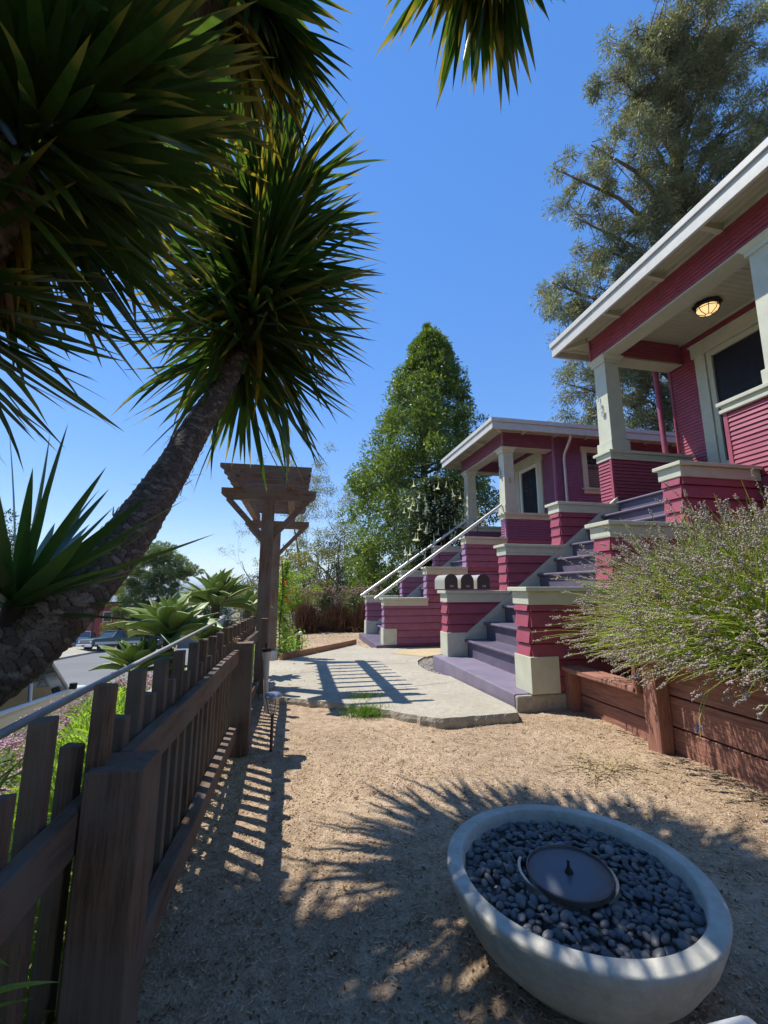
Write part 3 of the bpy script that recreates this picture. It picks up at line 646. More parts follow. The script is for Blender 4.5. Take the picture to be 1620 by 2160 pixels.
# downspouts
m = MB(); m.tube([(6.72, 9.12, 5.02), (6.72, 9.14, 4.93), (6.72, 9.3, 4.75), (6.72, 9.42, 4.62), (6.72, 9.46, 4.5), (6.72, 9.46, 1.0)], .04, 12)
ds = m.build('downspout', M['galv'], h2)
m = MB(); m.tube([(6.98, 6.7, 5.7), (6.98, 6.7, 5.5), (7.0, 6.7, 3.0)], .05, 12); m.build('downspout', paint('painted_downspout', (.3, .07, .12), .45), h1)
# porch lamp
lamp = thing('ceiling_lamp', 'lit octagonal porch lamp in a dark cage under the near porch ceiling', 'lamp', (6.55, 5.15, 5.85))
m = MB(); m.lathe([(.001, 0), (.2, 0), (.21, -.02), (.19, -.06), (.15, -.075), (.15, -.07)], (6.55, 5.15, 5.85), 8, sm=False); m.build('lamp_base', M['dark'], lamp)
m = MB(); m.lathe([(.15, -.06), (.155, -.1), (.13, -.15), (.07, -.185), (.001, -.19)], (6.55, 5.15, 5.85), 24); m.build('lamp_glass', M['lampglass'], lamp)
m = MB()
for k in range(8):
    a = 2*math.pi*k/8; c, s_ = math.cos(a), math.sin(a)
    m.tube([(6.55+r*c, 5.15+r*s_, 5.85+z) for r, z in ((.165, -.06), (.172, -.105), (.14, -.16), (.05, -.205))], .006, 5)
for r, z in ((.172, -.105), (.05, -.205)):
    m.tube([(6.55+r*math.cos(2*math.pi*k/8), 5.15+r*math.sin(2*math.pi*k/8), 5.85+z) for k in range(9)], .006, 5)
m.build('cage', M['dark'], lamp)
# handrails up the stairs of the far house
for (y, lab, xa, za, xb, zb_) in ((9.64, 'nearer of the two pale pipe handrails climbing the far plum stairs', 1.79, .95, 5.0, 3.24), (11.95, 'farther of the two pale pipe handrails, against the white trumpet flowers', 1.83, .98, 5.1, 3.25)):
    hr = thing('handrail', lab, 'handrail', (xa, y, za), 'pipe handrails on the far stairs')
    m = MB(); m.tube([(xa, y, za), (xb, y, zb_)], .036, 12); m.build('rail', M['pipe'], hr)
    for k, zc in ((0, .98), (1, 1.68), (2, 2.4)):
        x_ = P2['X'][k]+.35; m = MB(); m.tube([(x_, y, zc-.03), (x_, y, za+(zb_-za)*(x_-xa)/(xb-xa))], .009, 6); m.build('post', M['dark'], hr)
# three mailboxes
mx = [(2.24, '134', 'leftmost mailbox, numbered 134, overhanging the end of the sage cap'), (2.50, '136', 'middle mailbox, numbered 136, between two others on the wall'), (2.765, '138', 'rightmost mailbox, numbered 138, nearest the purple steps')]
for x0, num, lab in mx:
    r = .098; z0 = 1.18; zc = z0+.125; y0, y1 = 6.24, 6.72
    t = thing('mailbox', lab, 'mailbox', (x0+r, 6.45, z0), 'mailboxes on the stair wall')
    prof = [(x0, z0)]+[(x0+r-r*math.cos(a), zc+r*math.sin(a)) for a in np.linspace(0, math.pi, 15)]+[(x0+2*r, z0)]
    n = len(prof); m = MB(); vs = [(p[0], y0, p[1]) for p in prof]+[(p[0], y1, p[1]) for p in prof]
    m.add(vs, [tuple(range(n, 2*n))], 0); m.add(vs, [(i, (i+1) % n, n+(i+1) % n, n+i) for i in range(n)], 0, False); m.build('mailbox_body', M['mailside'], t)
    m = MB(); pr = [(x0+r+(p[0]-x0-r)*1.05, z0+(p[1]-z0)*1.03) for p in prof]; m.poly_y(pr, y0-.018, y0-.001); dd = m.build('mailbox_door', M['brownmetal'], t, bev=.003)
    MB().box(x0+r-.012, x0+r+.012, y0-.035, y0-.019, zc+.06, zc+.075).build('latch', M['brownmetal'], dd)
    lettering(num, .042, 'number', M['white'], t, (x0+r, y0-.021, z0+.045), '-y', .001)
# ------------------------------------------------------------ fence
FX = -.37
fence = thing('picket_fence', 'weathered brown picket fence with alternating tall and short pickets down to the gate pergola', 'fence', (FX, 2.5, 0))
for y, x0, x1, w_ in ((-1.1, -.43, -.31, .13), (1.13, -.435, -.315, .125), (3.39, -.425, -.28, .12)):
    m = MB(); m.box(x0, x1, y, y+w_, -.1, .80); m.build('post', M['fence_z'], fence, bev=.004)
m = MB(); m.box(-.345, -.275, 5.12, 5.19, .0, .86); m.build('post', M['fence_z'], fence, bev=.003)
def warpbox(name, x0, x1, y0, y1, z0, z1, mat, par, n=10, amp=.004, sl=.02):
    m = MB(); vs = []
    for i in range(n+1):
        y = y0+(y1-y0)*i/n; dx = random.uniform(-amp, amp)*.4; dz = amp*math.sin(i*.9+y0)
        zd = -sl*max(0, y-1.5)
        vs += [(x0+dx, y, z0+dz+zd), (x1+dx, y, z0+dz+zd), (x1+dx, y, z1+dz+zd), (x0+dx, y, z1+dz+zd)]
    f = [(i*4+j, i*4+(j+1) % 4, (i+1)*4+(j+1) % 4, (i+1)*4+j) for i in range(n) for j in range(4)]+[(0, 1, 2, 3), (n*4+3, n*4+2, n*4+1, n*4)]
    return m.add(vs, f).build(name, mat, par, bev=.005)
for y0, y1 in ((1.257, 3.389), (3.512, 5.119)):
    warpbox('rail', -.41, -.372, y0, y1, .70, .797, M['fence_y'], fence)
    warpbox('rail', -.41, -.358, y0, y1, .205, .295, M['fence_y'], fence, sl=.03)
warpbox('rail', -.475, -.44, -.969, 1.33, .63, .725, M['fence_y'], fence, sl=0)
warpbox('rail', -.475, -.44, -.969, 1.33, .16, .25, M['fence_y'], fence, sl=0)
protos = []
for k in range(8):
    m = MB(); tall = k % 2 == 0; h_ = (.97 if tall else .878)+random.uniform(-.008, .008); w_ = .02; t1, t2 = random.uniform(-.004, .004), random.uniform(-.004, .004)
    zt = [h_+random.uniform(-.006, .006) for _ in range(4)]
    m.hexa([(-w_, -w_, .06), (w_, -w_, .06), (-w_, w_, .06), (w_, w_, .06), (-w_+t1, -w_+t2, zt[0]), (w_+t1, -w_+t2, zt[1]), (-w_+t1, w_+t2, zt[2]), (w_+t1, w_+t2, zt[3])])
    protos.append(m)
pk = []
y = .97; k = 0
ylist = [(.97+.1175*i)*(1.131 if i < 2 else 1)-.02 for i in range(-14, 36)]
for i, y in enumerate(ylist):
    old = i-14 < 2
    kk = (i % 2)+2*random.randrange(4)
    if i < 8:
        pm = protos[kk]
    o = protos[kk].build('picket', M['fence_z'], None, bev=.003) if not any(p[0] == kk for p in pk) else [p for p in pk if p[0] == kk][0][1].copy()
    if o.name not in COL.objects: COL.objects.link(o)
    if not any(p[0] == kk for p in pk): pk.append((kk, o))
    o.parent = fence; o.location = Vector((-.497 if old else -.432, y, -.035 if old else -.02*max(0, y-1.3)))-origin(fence)
# tie on the second post
tie = MB()
for a in range(4):
    p0 = Vector((-.40, 3.4, .80)); d = Vector((random.uniform(-1, 1), random.uniform(-1, .3), random.uniform(.1, .7)))*.07
    tie.tube([p0, p0+d*.5+Vector((0, 0, .02)), p0+d], .003, 5)
tag(tie.build('string_tie', M['straw'], None, (-.4, 3.4, .8)), 'pale string knotted over the top of the second fence post', 'string')
# ------------------------------------------------------------ pergola
pg = thing('gate_pergola', 'two post timber pergola with slatted top over the concrete path', 'pergola', (-.36, 6.8, 0))
for (y, zb, zt) in ((5.48, .05, 2.31), (8.17, .1, 2.33)):
    m = MB(); m.box(-.43, -.28, y, y+.15, zb, zt); m.build('post', M['perg_z'], pg, bev=.006)
    m = MB(); vs = []
    m.poly_y([(-.93, 2.44), (.24, 2.44), (.24, 2.36), (.19, 2.305), (-.86, 2.305), (-.93, 2.36)], y+.02, y+.13)
    m.build('crossarm', M['perg_x'], pg, bev=.006)
    for sx in (-1, 1):
        m = MB(); xa = -.43 if sx < 0 else -.28; m.bar((xa+sx*-.02, y+.075, 1.83), (xa+sx*.42, y+.075, 2.31), .07, .075, (0, 1, 0)); m.build('brace', M['perg_x'], pg, bev=.004)
for x0 in (-.79, -.13):
    m = MB(); m.poly_y([(x0, 2.44), (x0+.1, 2.44), (x0+.1, 2.6), (x0, 2.6)], 5.2, 8.5); m.build('beam', M['perg_y'], pg, bev=.006)
for i in range(11):
    y = 5.3+i*.298; m = MB(); wq = .035
    m.poly_y([(-.93, 2.70), (.17, 2.70), (.17, 2.65), (.12, 2.602), (-.86, 2.602), (-.93, 2.65)], y, y+wq*1.3)
    m.build('slat', M['perg_x'], pg, bev=.003)
m = MB(); m.box(-.44, -.24, 8.12, 8.38, -.12, .1); tag(m.build('concrete_pier', paint('whitish_concrete', (.5, .5, .47), .9, .1, .2, .4), None, (-.34, 8.2, -.1), bev=.015), 'whitish block of concrete under the farther pergola post', 'footing', 'concrete footings of the pergola')
m = MB(); m.lathe([(.001, .13), (.12, .125), (.16, .09), (.18, -.1)], (-.33, 5.32, -.0), 14, sm=False)
tag(m.build('concrete_footing', M['concrete'], None, (-.33, 5.32, 0)), 'rough rounded lump of concrete at the foot of the gate post', 'footing', 'concrete footings of the pergola')
# far fence bits beyond the pergola
ff = thing('low_fence', 'short dark fence posts with a thin rail beside the vine beyond the pergola', 'fence', (-.05, 10, -.2))
for (x, y, z) in ((-.12, 9.3, .42), (.02, 10.4, .62), (.12, 8.95, .28)):
    m = MB(); m.box(x-.04, x+.04, y-.04, y+.04, -.25, z); m.build('post', M['fence_z'], ff, bev=.003)
m = MB(); m.bar((-.12, 9.3, .2), (.02, 10.4, .2), .03, .05); m.build('rail', M['fence_y'], ff)
# pipe handrail outside the fence
m = MB(); hr = thing('handrail', 'long grey pipe handrail running outside the picket fence above the flowers', 'handrail', (-.75, 4, 0))
m.tube([(-.75, .2, .8), (-.75, 3.5, .845), (-.75, 6.78, .895), (-.75, 6.86, .885), (-.75, 6.9, .85)], .0125, 12); m.build('rail', M['greypipe'], hr)
for y in (6.7,):
    m = MB(); m.tube([(-.75, y, -.2), (-.75, y, .86)], .011, 8); m.build('post', M['greypipe'], hr)
m = MB(); m.box(-.775, -.745, 2.02, 2.045, -.1, .81); m.build('post', M['edge_z'], hr, bev=.003)
# timber edging board beside the path
m = MB(); ed = thing('edging_board', 'orange brown timber edging along the far side of the path', 'edging', (.7, 9.3, -.1))
for a, b in (((-.18, 7.95), (.45, 8.9)), ((.46, 8.92), (1.18, 10.03)), ((1.19, 10.05), (1.5, 10.6))):
    m = MB(); m.bar((a[0], a[1], zpad(a[1])+.045), (b[0], b[1], zpad(b[1])+.045), .06, .13); m.build('board', M['edge_y'], ed, bev=.006)
for k, x0 in enumerate((-.1, 1.2, 2.5)):
    m = MB(); m.box(x0, x0+1.25, 15.9, 16.0, -.25, -.12); m.box(x0+.1, x0+1.2, 16.02, 16.1, -.25, -.04)
    tag(m.build('border_board', M['ret_x'], None, (x0+.6, 15.95, -.25)), ['low red brown border board behind the leftmost purple grass', 'low red brown border board behind the middle purple grass', 'low red brown border board behind the rightmost purple grass'][k], 'edging', 'border boards behind the grasses')
# ------------------------------------------------------------ retaining wall
rw = thing('retaining_wall', 'stepped red brown timber retaining wall below the lavender', 'retaining wall', (2.74, 2, 0))
def plank(y0, y1, z0, z1, x=2.74, t=.045):
    m = MB(); m.box(x, x+t, y0, y1, z0, z1); m.build('plank', M['ret_y'], rw, bev=.006)
plank(2.95, 4.0, -.03, .185); plank(2.95, 4.0, .195, .40)
for a, b in ((-.03, .2), (.212, .415), (.425, .63)): plank(-1.5, 2.93, a, b)
for y, z in ((3.86, .40), (2.83, .64), (.6, .64)):
    m = MB(); m.box(2.62, 2.738, y, y+.13, -.05, z); m.build('post', M['ret_z'], rw, bev=.008)
m = MB(); m.box(2.585, 2.74+.06, 2.985, 4.06, .402, .447); m.build('cap_board', M['ret_y'], rw, bev=.008)
m = MB(); m.box(2.60, 2.86, -1.5, 2.99, .642, .685); m.build('cap_board', M['ret_y'], rw, bev=.008)
m = MB(); m.box(2.585, 2.66, 2.975, 3.015, .40, .641); m.build('end_trim', M['ret_z'], rw, bev=.005)
m = MB(); m.box(2.44, 2.8, 3.97, 4.3, .17, .3); m.box(2.5, 3.6, 4.0, 4.2, -.05, .1); tag(m.build('timber_block', M['ret_y'], None, (2.6, 4.1, 0), bev=.01), 'old timbers tucked under the stair wall next to the retaining wall', 'timber')
m = MB(); m.box(2.102, 3.2, 3.935, 3.979, -.05, .192); tag(m.build('foundation_block', M['concrete'], h1, bev=.02))
# ------------------------------------------------------------ fire bowl
BX, BY, BR = .95, 1.455, .42
bowl = thing('fire_bowl', 'round cast concrete fire bowl full of dark river pebbles', 'fire bowl', (BX, BY, 0))
m = MB(); m.lathe([(.001, -.02), (.15, -.02), (.19, .0), (.27, .05), (.345, .12), (.39, .19), (.411, .245), (.418, .272), (.4165, .279), (.412, .282), (.372, .284), (.368, .2835), (.365, .28), (.36, .26), (.357, .2), (.001, .19)], (BX, BY, 0), 96); m.build('bowl', M['bowl'], bowl)
m = MB(); pan = []
cxp, cyp = BX-.03, BY-.0
for (a0, a1, r0) in ((R(-75), R(75), .15), (R(135), R(262), .143)):
    v = []; N = 24
    for i in range(N+1):
        a = a0+(a1-a0)*i/N
        for rr, zz in ((r0, .268), (r0+.009, .268), (r0+.009, .20), (r0, .20)): v.append((cxp+rr*math.cos(a), cyp+rr*math.sin(a), zz))
    m.add(v, [(i*4+j, i*4+(j+1) % 4, (i+1)*4+(j+1) % 4, (i+1)*4+j) for i in range(N) for j in range(4)])
m.build('burner_ring', plain('bright_steel', (.6, .56, .45), .3, .8), bowl)
m = MB(); m.lathe([(.001, -.005), (.128, -.005), (.134, .0), (.134, .016), (.132, .019), (.128, .019), (.126, .012), (.001, .011)], (0, 0, 0), 72, sm=False)
lid = m.build('burner_lid', M['lid'], None)
tag(lid, 'black round metal lid with rusty edge lying on the pebbles', 'lid')
m = MB(); m.lathe([(.014, 0), (.011, .008), (.005, .016), (.004, .03), (.006, .034), (.001, .036)], (0, 0, .011), 12); m.tube([(-.006, 0, .012), (-.012, 0, .015)], .004, 6)
kb = m.build('knob', M['dark'], lid)
lid.location = (cxp-.005, cyp-.03, .272); lid.rotation_euler = (R(2), R(-3), 0)
# pebbles: variants, then individual copies of the 300 nearest, rest as one mass
ico = bmesh.new(); bmesh.ops.create_icosphere(ico, subdivisions=2, radius=1); IV = np.array([v.co[:] for v in ico.verts]); IF = np.array([[v.index for v in f.verts] for f in ico.faces]); ico.free()
def pebv(k):
    r_ = np.random.default_rng(k); s_ = np.array([1, r_.uniform(.62, .85), r_.uniform(.36, .52)])
    v = IV*s_; v = v*(1+.09*np.sin(v[:, :1]*2.1+r_.uniform(0, 6))+.06*np.cos(v[:, 1:2]*3+r_.uniform(0, 6))); return v
pts = []; tries = 0
while tries < 60000:
    tries += 1; a = random.uniform(0, 2*math.pi); r = .345*math.sqrt(random.random()); x, y = r*math.cos(a), r*math.sin(a)
    s_ = random.uniform(.0115, .0235)
    if math.hypot(x+.03, y) < .12: continue
    if all((x-p[0])**2+(y-p[1])**2 > ((s_+p[2])*.66)**2 for p in pts): pts.append((x, y, s_))
pts.sort(key=lambda p: math.hypot(p[0]+BX, p[1]+BY))
def pmat(s_):
    return (Matrix.Rotation(random.uniform(0, 6.3), 3, 'Z') @ Matrix.Rotation(random.gauss(0, .33), 3, 'X') @ Matrix.Rotation(random.gauss(0, .33), 3, 'Y'))
protos = {}
V_, F_ = [], []; nn = 0
for i, (x, y, s_) in enumerate(pts):
    zz = .238+random.uniform(-.004, .012)+.012*(1-math.hypot(x, y)/.37)
    k = random.randrange(10); Rm = pmat(s_)
    if i < 299:
        if k not in protos:
            o = np_mesh('pebble', pebv(k), IF, M['pebble'], smooth=True); protos[k] = o
        else:
            o = protos[k].copy(); COL.objects.link(o)
        o.matrix_world = Matrix.Translation((BX+x, BY+y, zz)) @ Rm.to_4x4() @ Matrix.Scale(s_, 4)
        tag(o, 'smooth dark grey river pebble heaped with others in the concrete bowl', 'pebble', 'river pebbles in the fire bowl')
    else:
        V_.append((np.array(Rm) @ (pebv(k)*s_).T).T+np.array([BX+x, BY+y, zz])); F_.append(IF+nn); nn += len(IV)
for (x, y, s_) in [(random.gauss(0, .18), random.gauss(0, .18), .016) for _ in range(900)]:
    if math.hypot(x, y) > .335: continue
    V_.append((np.array(pmat(s_)) @ (pebv(random.randrange(10))*s_).T).T+np.array([BX+x, BY+y, .221])); F_.append(IF+nn); nn += len(IV)
tag(np_mesh('pebble_bed', np.concatenate(V_), np.concatenate(F_), M['pebble'], loc=(BX, BY, .2), smooth=True), 'lower and far layer of dark pebbles filling the bowl', 'pebbles', kind='stuff')
bp = np_mesh('pebble', pebv(3), IF, plain('blue_pebble', (.1, .14, .26), .4), smooth=True); bp.matrix_world = Matrix.Translation((BX+.05, BY+.15, .26)) @ Matrix.Rotation(.3, 4, 'Z') @ Matrix.Scale(.026, 4)
tag(bp, 'single large bluish pebble just behind the burner lid', 'pebble')
# small pale pedestal corner at the bottom right
m = MB(); m.box(.79, .93, .72, .86, .3, .36); st = thing('side_table', 'corner of a small marbled pale table in front of the bowl', 'table', (.86, .79, 0))
m.build('table_top', paint('marbled_top', (.4, .42, .42), .4, .25, .5, .1, 12), st, bev=.02, seg=4)
m = MB(); m.lathe([(.09, 0), (.05, .04), (.04, .2), (.06, .3)], (.86, .79, 0), 16); m.build('leg', M['bowl'], st)
# ------------------------------------------------------------ path lights
t = thing('solar_path_light', 'solar path light with silver cap and glass jar standing in the fence shadow', 'path light', (-.12, 3.42, 0), 'stake lights in the yard')
m = MB(); m.tube([(-.12, 3.42, -.02), (-.12, 3.42, .3)], .011, 10); m.build('stake', plain('brown_stake', (.09, .05, .045), .5), t)
m = MB(); m.lathe([(.012, .29), (.03, .31), (.043, .37), (.048, .405)], (-.12, 3.42, 0), 20); g_ = plain('clear_glass', (.6, .57, .5), .08, 0, .8); g_.node_tree.nodes['Principled BSDF'].inputs['Alpha'].default_value = .4; m.build('glass', g_, t)
m = MB(); m.lathe([(.048, .405), (.062, .408), (.064, .42), (.05, .438), (.02, .446), (.001, .447)], (-.12, 3.42, 0), 28); m.build('lamp_cap', plain('brushed_steel', (.5, .48, .5), .3, .8), t)
m = MB()
for k in range(4):
    a = k*math.pi/2+.4; m.tube([(-.12+r*math.cos(a), 3.42+r*math.sin(a), z) for r, z in ((.013, .285), (.034, .315), (.046, .37), (.051, .405))], .0025, 5)
m.build('cage', M['dark'], t)
t = thing('broken_path_light', 'broken grey tube light with black top leaning against the fence', 'path light', (-.24, 4.55, 0), 'stake lights in the yard')
m = MB(); m.tube([(-.22, 4.55, 0), (-.235, 4.55, .3), (-.24, 4.55, .52)], [.022, .024, .03], 14); m.tube([(-.24, 4.55, .5), (-.243, 4.55, .58)], [.036, .046], 16); m.build('tube', plain('grey_plastic', (.45, .46, .45), .5), t)
m = MB(); m.tube([(-.243, 4.55, .581), (-.244, 4.55, .61)], [.052, .05], 12); m.box(-.258, -.24, 4.54, 4.56, .61, .66); m.build('lamp_cap', M['dark'], t)
t = thing('bulb_path_light', 'far stake light with white globe and three prongs on the mulch', 'path light', (.21, 9.5, -.18), 'stake lights in the yard')
m = MB(); m.tube([(.21, 9.5, -.2), (.21, 9.5, .1)], .012, 8)
for dx, dz in ((-.05, .1), (.05, .1), (.1, .12), (0, .1)): m.tube([(.21, 9.5, .08), (.21+dx, 9.5, .14), (.21+dx*1.05, 9.5, .14+dz)], .006, 5)
m.build('stake', plain('rust_stake', (.12, .06, .04), .7), t)
m = MB(); m.lathe([(.001, .3), (.03, .29), (.045, .26), (.03, .225), (.001, .215)], (.17, 9.5, 0), 14); m.build('globe', M['white'], t)
# ------------------------------------------------------------ yuccas
BT, BF = blade_template(7, .05, .10, .3)
def along(o, n):
    a = o.data.attributes.new('along', 'FLOAT', 'POINT'); a.data.foreach_set('value', np.tile(BT[:, 0], n).astype(np.float32)); return o
def crown(name, parent, c, rad, n, axis=(0, 0, 1), length=(.5, .62), mat='yuc', zmin=-.75, stem=0, wid=1.0, squash=1.0, droop=1.0):
    ax = Vector(axis).normalized(); q = Vector((0, 0, 1)).rotation_difference(ax).to_matrix(); q = np.array(q)
    D = rdir(n, zmin, 1); D[:, 2] *= squash; D = D @ q.T
    D += rng.normal(0, .09, D.shape); D /= np.linalg.norm(D, axis=1, keepdims=True)
    t = rng.uniform(-1, 1, n)[:, None]*stem
    zz = (D @ np.array(ax))[:, None]
    pos = np.array(c)+np.array(ax)[None]*(t*.5+zz*stem*.5)+D*rad*.12
    L = rng.uniform(length[0], length[1], n)
    fr = frames(D, rng.normal(0, .25, n))
    dr = np.stack([L, L*wid*rng.uniform(.8, 1.15, n), L*droop*np.where(rng.random(n) < .12, rng.uniform(2, 5, n), rng.uniform(-.9, .9, n))], 1)
    V, F = scatter(BT, BF, pos, fr, dr)
    return along(np_mesh(name, V, F, M[mat], parent, smooth=True), n)
def skirt(name, parent, c, axis, n, length, mat, spread=.5, stem=.15):
    ax = np.array(Vector(axis).normalized()); D = -ax[None]*1.0+rng.normal(0, spread, (n, 3)); D[:, 2] -= .25
    D /= np.linalg.norm(D, axis=1, keepdims=True); pos = np.array(c)+D*.03-ax[None]*rng.uniform(0, stem, n)[:, None]
    L = rng.uniform(length*.6, length, n); V, F = scatter(BT, BF, pos, frames(D, rng.normal(0, .4, n)), np.stack([L, L*.8, L*1.0], 1))
    return along(np_mesh(name, V, F, M[mat], parent, smooth=True), n)
def scaly_trunk(name, parent, path, rads, rows=130, cols=17, sub=6):
    pts = [Vector(p) for p in path]; L = [0]
    for a, b in zip(pts, pts[1:]): L.append(L[-1]+(b-a).length)
    from mathutils.geometry import interpolate_bezier
    P = np.array([p[:] for p in pts]); L = np.array(L)
    nr = rows*sub; nc = cols*sub
    s = np.linspace(0, L[-1], nr)
    # smooth path (catmull by repeated averaging of linear interpolation)
    C = np.stack([np.interp(s, L, P[:, i]) for i in range(3)], 1)
    for _ in range(int(nr*.6)): C[1:-1] = (C[:-2]+2*C[1:-1]+C[2:])/4
    rr = np.interp(s, L, rads)
    T = np.gradient(C, axis=0); T /= np.linalg.norm(T, axis=1, keepdims=True)
    U = np.cross(T, np.array([0, 0, 1.])); U /= np.linalg.norm(U, axis=1, keepdims=True); W = np.cross(U, T)
    A = np.linspace(0, 2*math.pi, nc, endpoint=False)
    si = np.arange(nr)[:, None]/sub; ai = np.arange(nc)[None, :]/sub; tp = 2*math.pi/cols
    r_ = np.random.default_rng(5)
    def wv(a_, k, q):      # smooth wobble, periodic round the trunk
        o_ = 0
        for _ in range(q): o_ = o_+np.sin(ai*tp*r_.integers(1, k+1)*r_.choice([-1, 1])+si*r_.uniform(.1, 1.3)+r_.uniform(0, 6.3))
        return a_*o_/math.sqrt(q)
    sw_ = si+wv(.55, 7, 7)+.5*np.sin(ai*tp*2); row = np.floor(sw_); fr_ = sw_-row
    ua = ai*1.0+.5*(row % 2)+.45*np.sin(row*7.3)+wv(.3, 5, 6)+.35*(fr_-.5); col = np.floor(ua) % cols; fu = ua-np.floor(ua)
    hsh = np.modf(np.abs(np.sin(row*127.1+col*311.7)*43758.5))[0]; hs2 = np.modf(np.abs(np.sin(row*269.5+col*183.3)*43758.5))[0]
    gapw = .08+.14*hs2
    edge = np.clip(np.minimum(np.minimum(fu, 1-fu)/gapw*.6, np.minimum(fr_*2.2, (1-fr_)/.16)), 0, 1)
    disp = edge*(.25+.75*hsh)*(.25+.75*(1-fr_))+.2*(hs2-.5)+.10*np.sin(fu*9+hsh*6)*edge
    lump = .35*np.sin(ai/cols*2*math.pi*3+si*.12)+.25*np.sin(si*.4+ai/cols*2*math.pi*2)
    r = rr[:, None]*(1+.15*disp+.035*lump)
    V = C[:, None, :]+U[:, None, :]*(np.cos(A)[None, :, None]*r[..., None])+W[:, None, :]*(np.sin(A)[None, :, None]*r[..., None])
    V = V.reshape(-1, 3); i, j = np.meshgrid(np.arange(nr-1), np.arange(nc), indexing='ij'); j2 = (j+1) % nc
    F = np.stack([i*nc+j, i*nc+j2, (i+1)*nc+j2, (i+1)*nc+j], -1).reshape(-1, 4)
    # hanging fibres and leaf stubs
    o = np_mesh(name, V, F, M['bark'], parent, smooth=False)
    for an, av in (('crack', np.clip(edge*1.6, 0, 1)), ('tone', hsh)):
        at_ = o.data.attributes.new(an, 'FLOAT', 'POINT'); at_.data.foreach_set('value', np.ascontiguousarray(np.broadcast_to(av, edge.shape)).ravel().astype(np.float32))
    n = 160; k = rng.integers(5, nr-5, n); a = rng.integers(0, nc, n); pos = (C[k]+U[k]*(np.cos(A[a])*rr[k])[:, None]+W[k]*(np.sin(A[a])*rr[k])[:, None])
    nrm = pos-C[k]; nrm /= np.linalg.norm(nrm, axis=1, keepdims=True); D = np.cross(nrm, T[k])*rng.choice([-1, 1], n)[:, None]+nrm*.25+rng.normal(0, .3, (n, 3))
    Ls = rng.uniform(.03, .09, n); V2, F2 = scatter(BT, BF, pos+nrm*.01, frames(D), np.stack([Ls, Ls*.8, Ls], 1)); np_mesh('bark_fibres', V2, F2, M['dead'], o)['kind'] = 'stuff'
    return o
yu = thing('yucca_tree', 'big leaning yucca with one spiky round head above the pergola side of the fence', 'yucca', (-1.5, .9, -.4), 'giant yuccas over the yard')
scaly_trunk('trunk', yu, [(-1.75, .7, -.5), (-1.35, 1.25, .55), (-1.02, 1.66, .89), (-.93, 1.76, .98), (-.82, 1.85, 1.15), (-.71, 2.03, 1.42), (-.635, 2.3, 1.79), (-.58, 2.5, 2.11), (-.46, 2.74, 2.55), (-.40, 2.86, 2.82)], [.165, .135, .118, .112, .102, .091, .079, .073, .064, .06], 165, 17, 6)
CA = (.06, .05, 1)
cr = crown('crown', yu, (-.35, 2.93, 3.47), .9, 900, CA, (.68, .9), 'yuc', -.88, 1.0, .56)
skirt('dead_leaves', yu, (-.42, 2.84, 3.0), (.1, .1, 1), 70, .42, 'dead', .42, .25)
m = MB(); m.tube([(-.42, 2.83, 2.75), (-.38, 2.9, 3.2), (-.34, 2.95, 3.8)], [.08, .06, .03], 12); m.build('stem', M['bark'], yu)
crown('yellow_leaves', yu, (-.38, 2.9, 3.2), .9, 40, (.1, .1, -1), (.6, .75), 'yucold', -.1, .2, .7)
crown('side_rosette', yu, (-.925, 1.70, 1.13), .2, 34, (.25, -.1, 1), (.44, .66), 'yucnew', .45, .04, .95, 1.0, .5)
crown('side_leaves', yu, (-.925, 1.70, 1.12), .2, 16, (.1, -.05, 1), (.35, .55), 'yucnew', -.1, .04, .75, .5, .9)
m = MB(); m.tube([(-.94, 1.73, .96), (-.935, 1.72, 1.06), (-.925, 1.70, 1.16)], [.055, .042, .03], 12); m.build('side_stem', M['bark'], yu)
def limb(parent, pts, rads, name='trunk', rows=110):
    return scaly_trunk(name, parent, pts, rads, rows, 14, 4)
BASE = (-1.75, .7, -.5)
y2 = thing('yucca_tree', 'huge dark yucca head with brown dead skirt filling the top left corner', 'yucca', (-1.9, .6, -.5), 'giant yuccas over the yard')
limb(y2, [(-1.9, .6, -.5), (-1.6, 1.1, .9), (-1.25, 1.45, 1.9), (-1.0, 1.5, 2.6)], [.17, .14, .11, .09])
crown('crown', y2, (-.95, 1.5, 2.82), .7, 560, (.35, .1, 1), (.5, .72), 'yuc', -.5, .5, .85)
skirt('dead_leaves', y2, (-1.02, 1.52, 2.6), (.2, -.1, 1), 130, .4, 'dead', .3, .35)
skirt('yellow_leaves', y2, (-1.0, 1.52, 2.6), (.1, -.1, 1), 40, .4, 'yucold', .55, .2)
y3 = thing('yucca_tree', 'higher yucca head behind it with yellow hanging leaves at the top of the picture', 'yucca', (-1.6, .9, -.5), 'giant yuccas over the yard')
limb(y3, [(-1.6, .9, -.5), (-1.5, 1.1, 1.2), (-1.1, 1.5, 2.9), (-.55, 1.85, 4.15)], [.15, .13, .1, .08])
crown('crown', y3, (-.47, 1.85, 4.5), .7, 260, (.1, .1, 1), (.48, .66), 'yuc', -.8, .4, .8)
skirt('yellow_leaves', y3, (-.45, 1.87, 4.2), (-.4, -.1, 1), 40, .6, 'yucold', .38, .3)
skirt('green_leaves', y3, (-.4, 1.9, 4.45), (-.6, -.1, .8), 110, .62, 'yuc', .4, .3)
y4 = thing('yucca_tree', 'highest yucca head showing only its hanging green and tan leaf tips against the sky', 'yucca', (-1.5, .5, -.5), 'giant yuccas over the yard')
limb(y4, [(-1.5, .5, -.5), (-1.3, .6, 1.5), (-.5, 1.0, 3.8), (.6, 1.5, 5.1)], [.15, .13, .1, .08])
crown('crown', y4, (.88, 1.62, 5.3), .7, 220, (.2, .1, 1), (.5, .7), 'yuc', -.55, .4, .7)
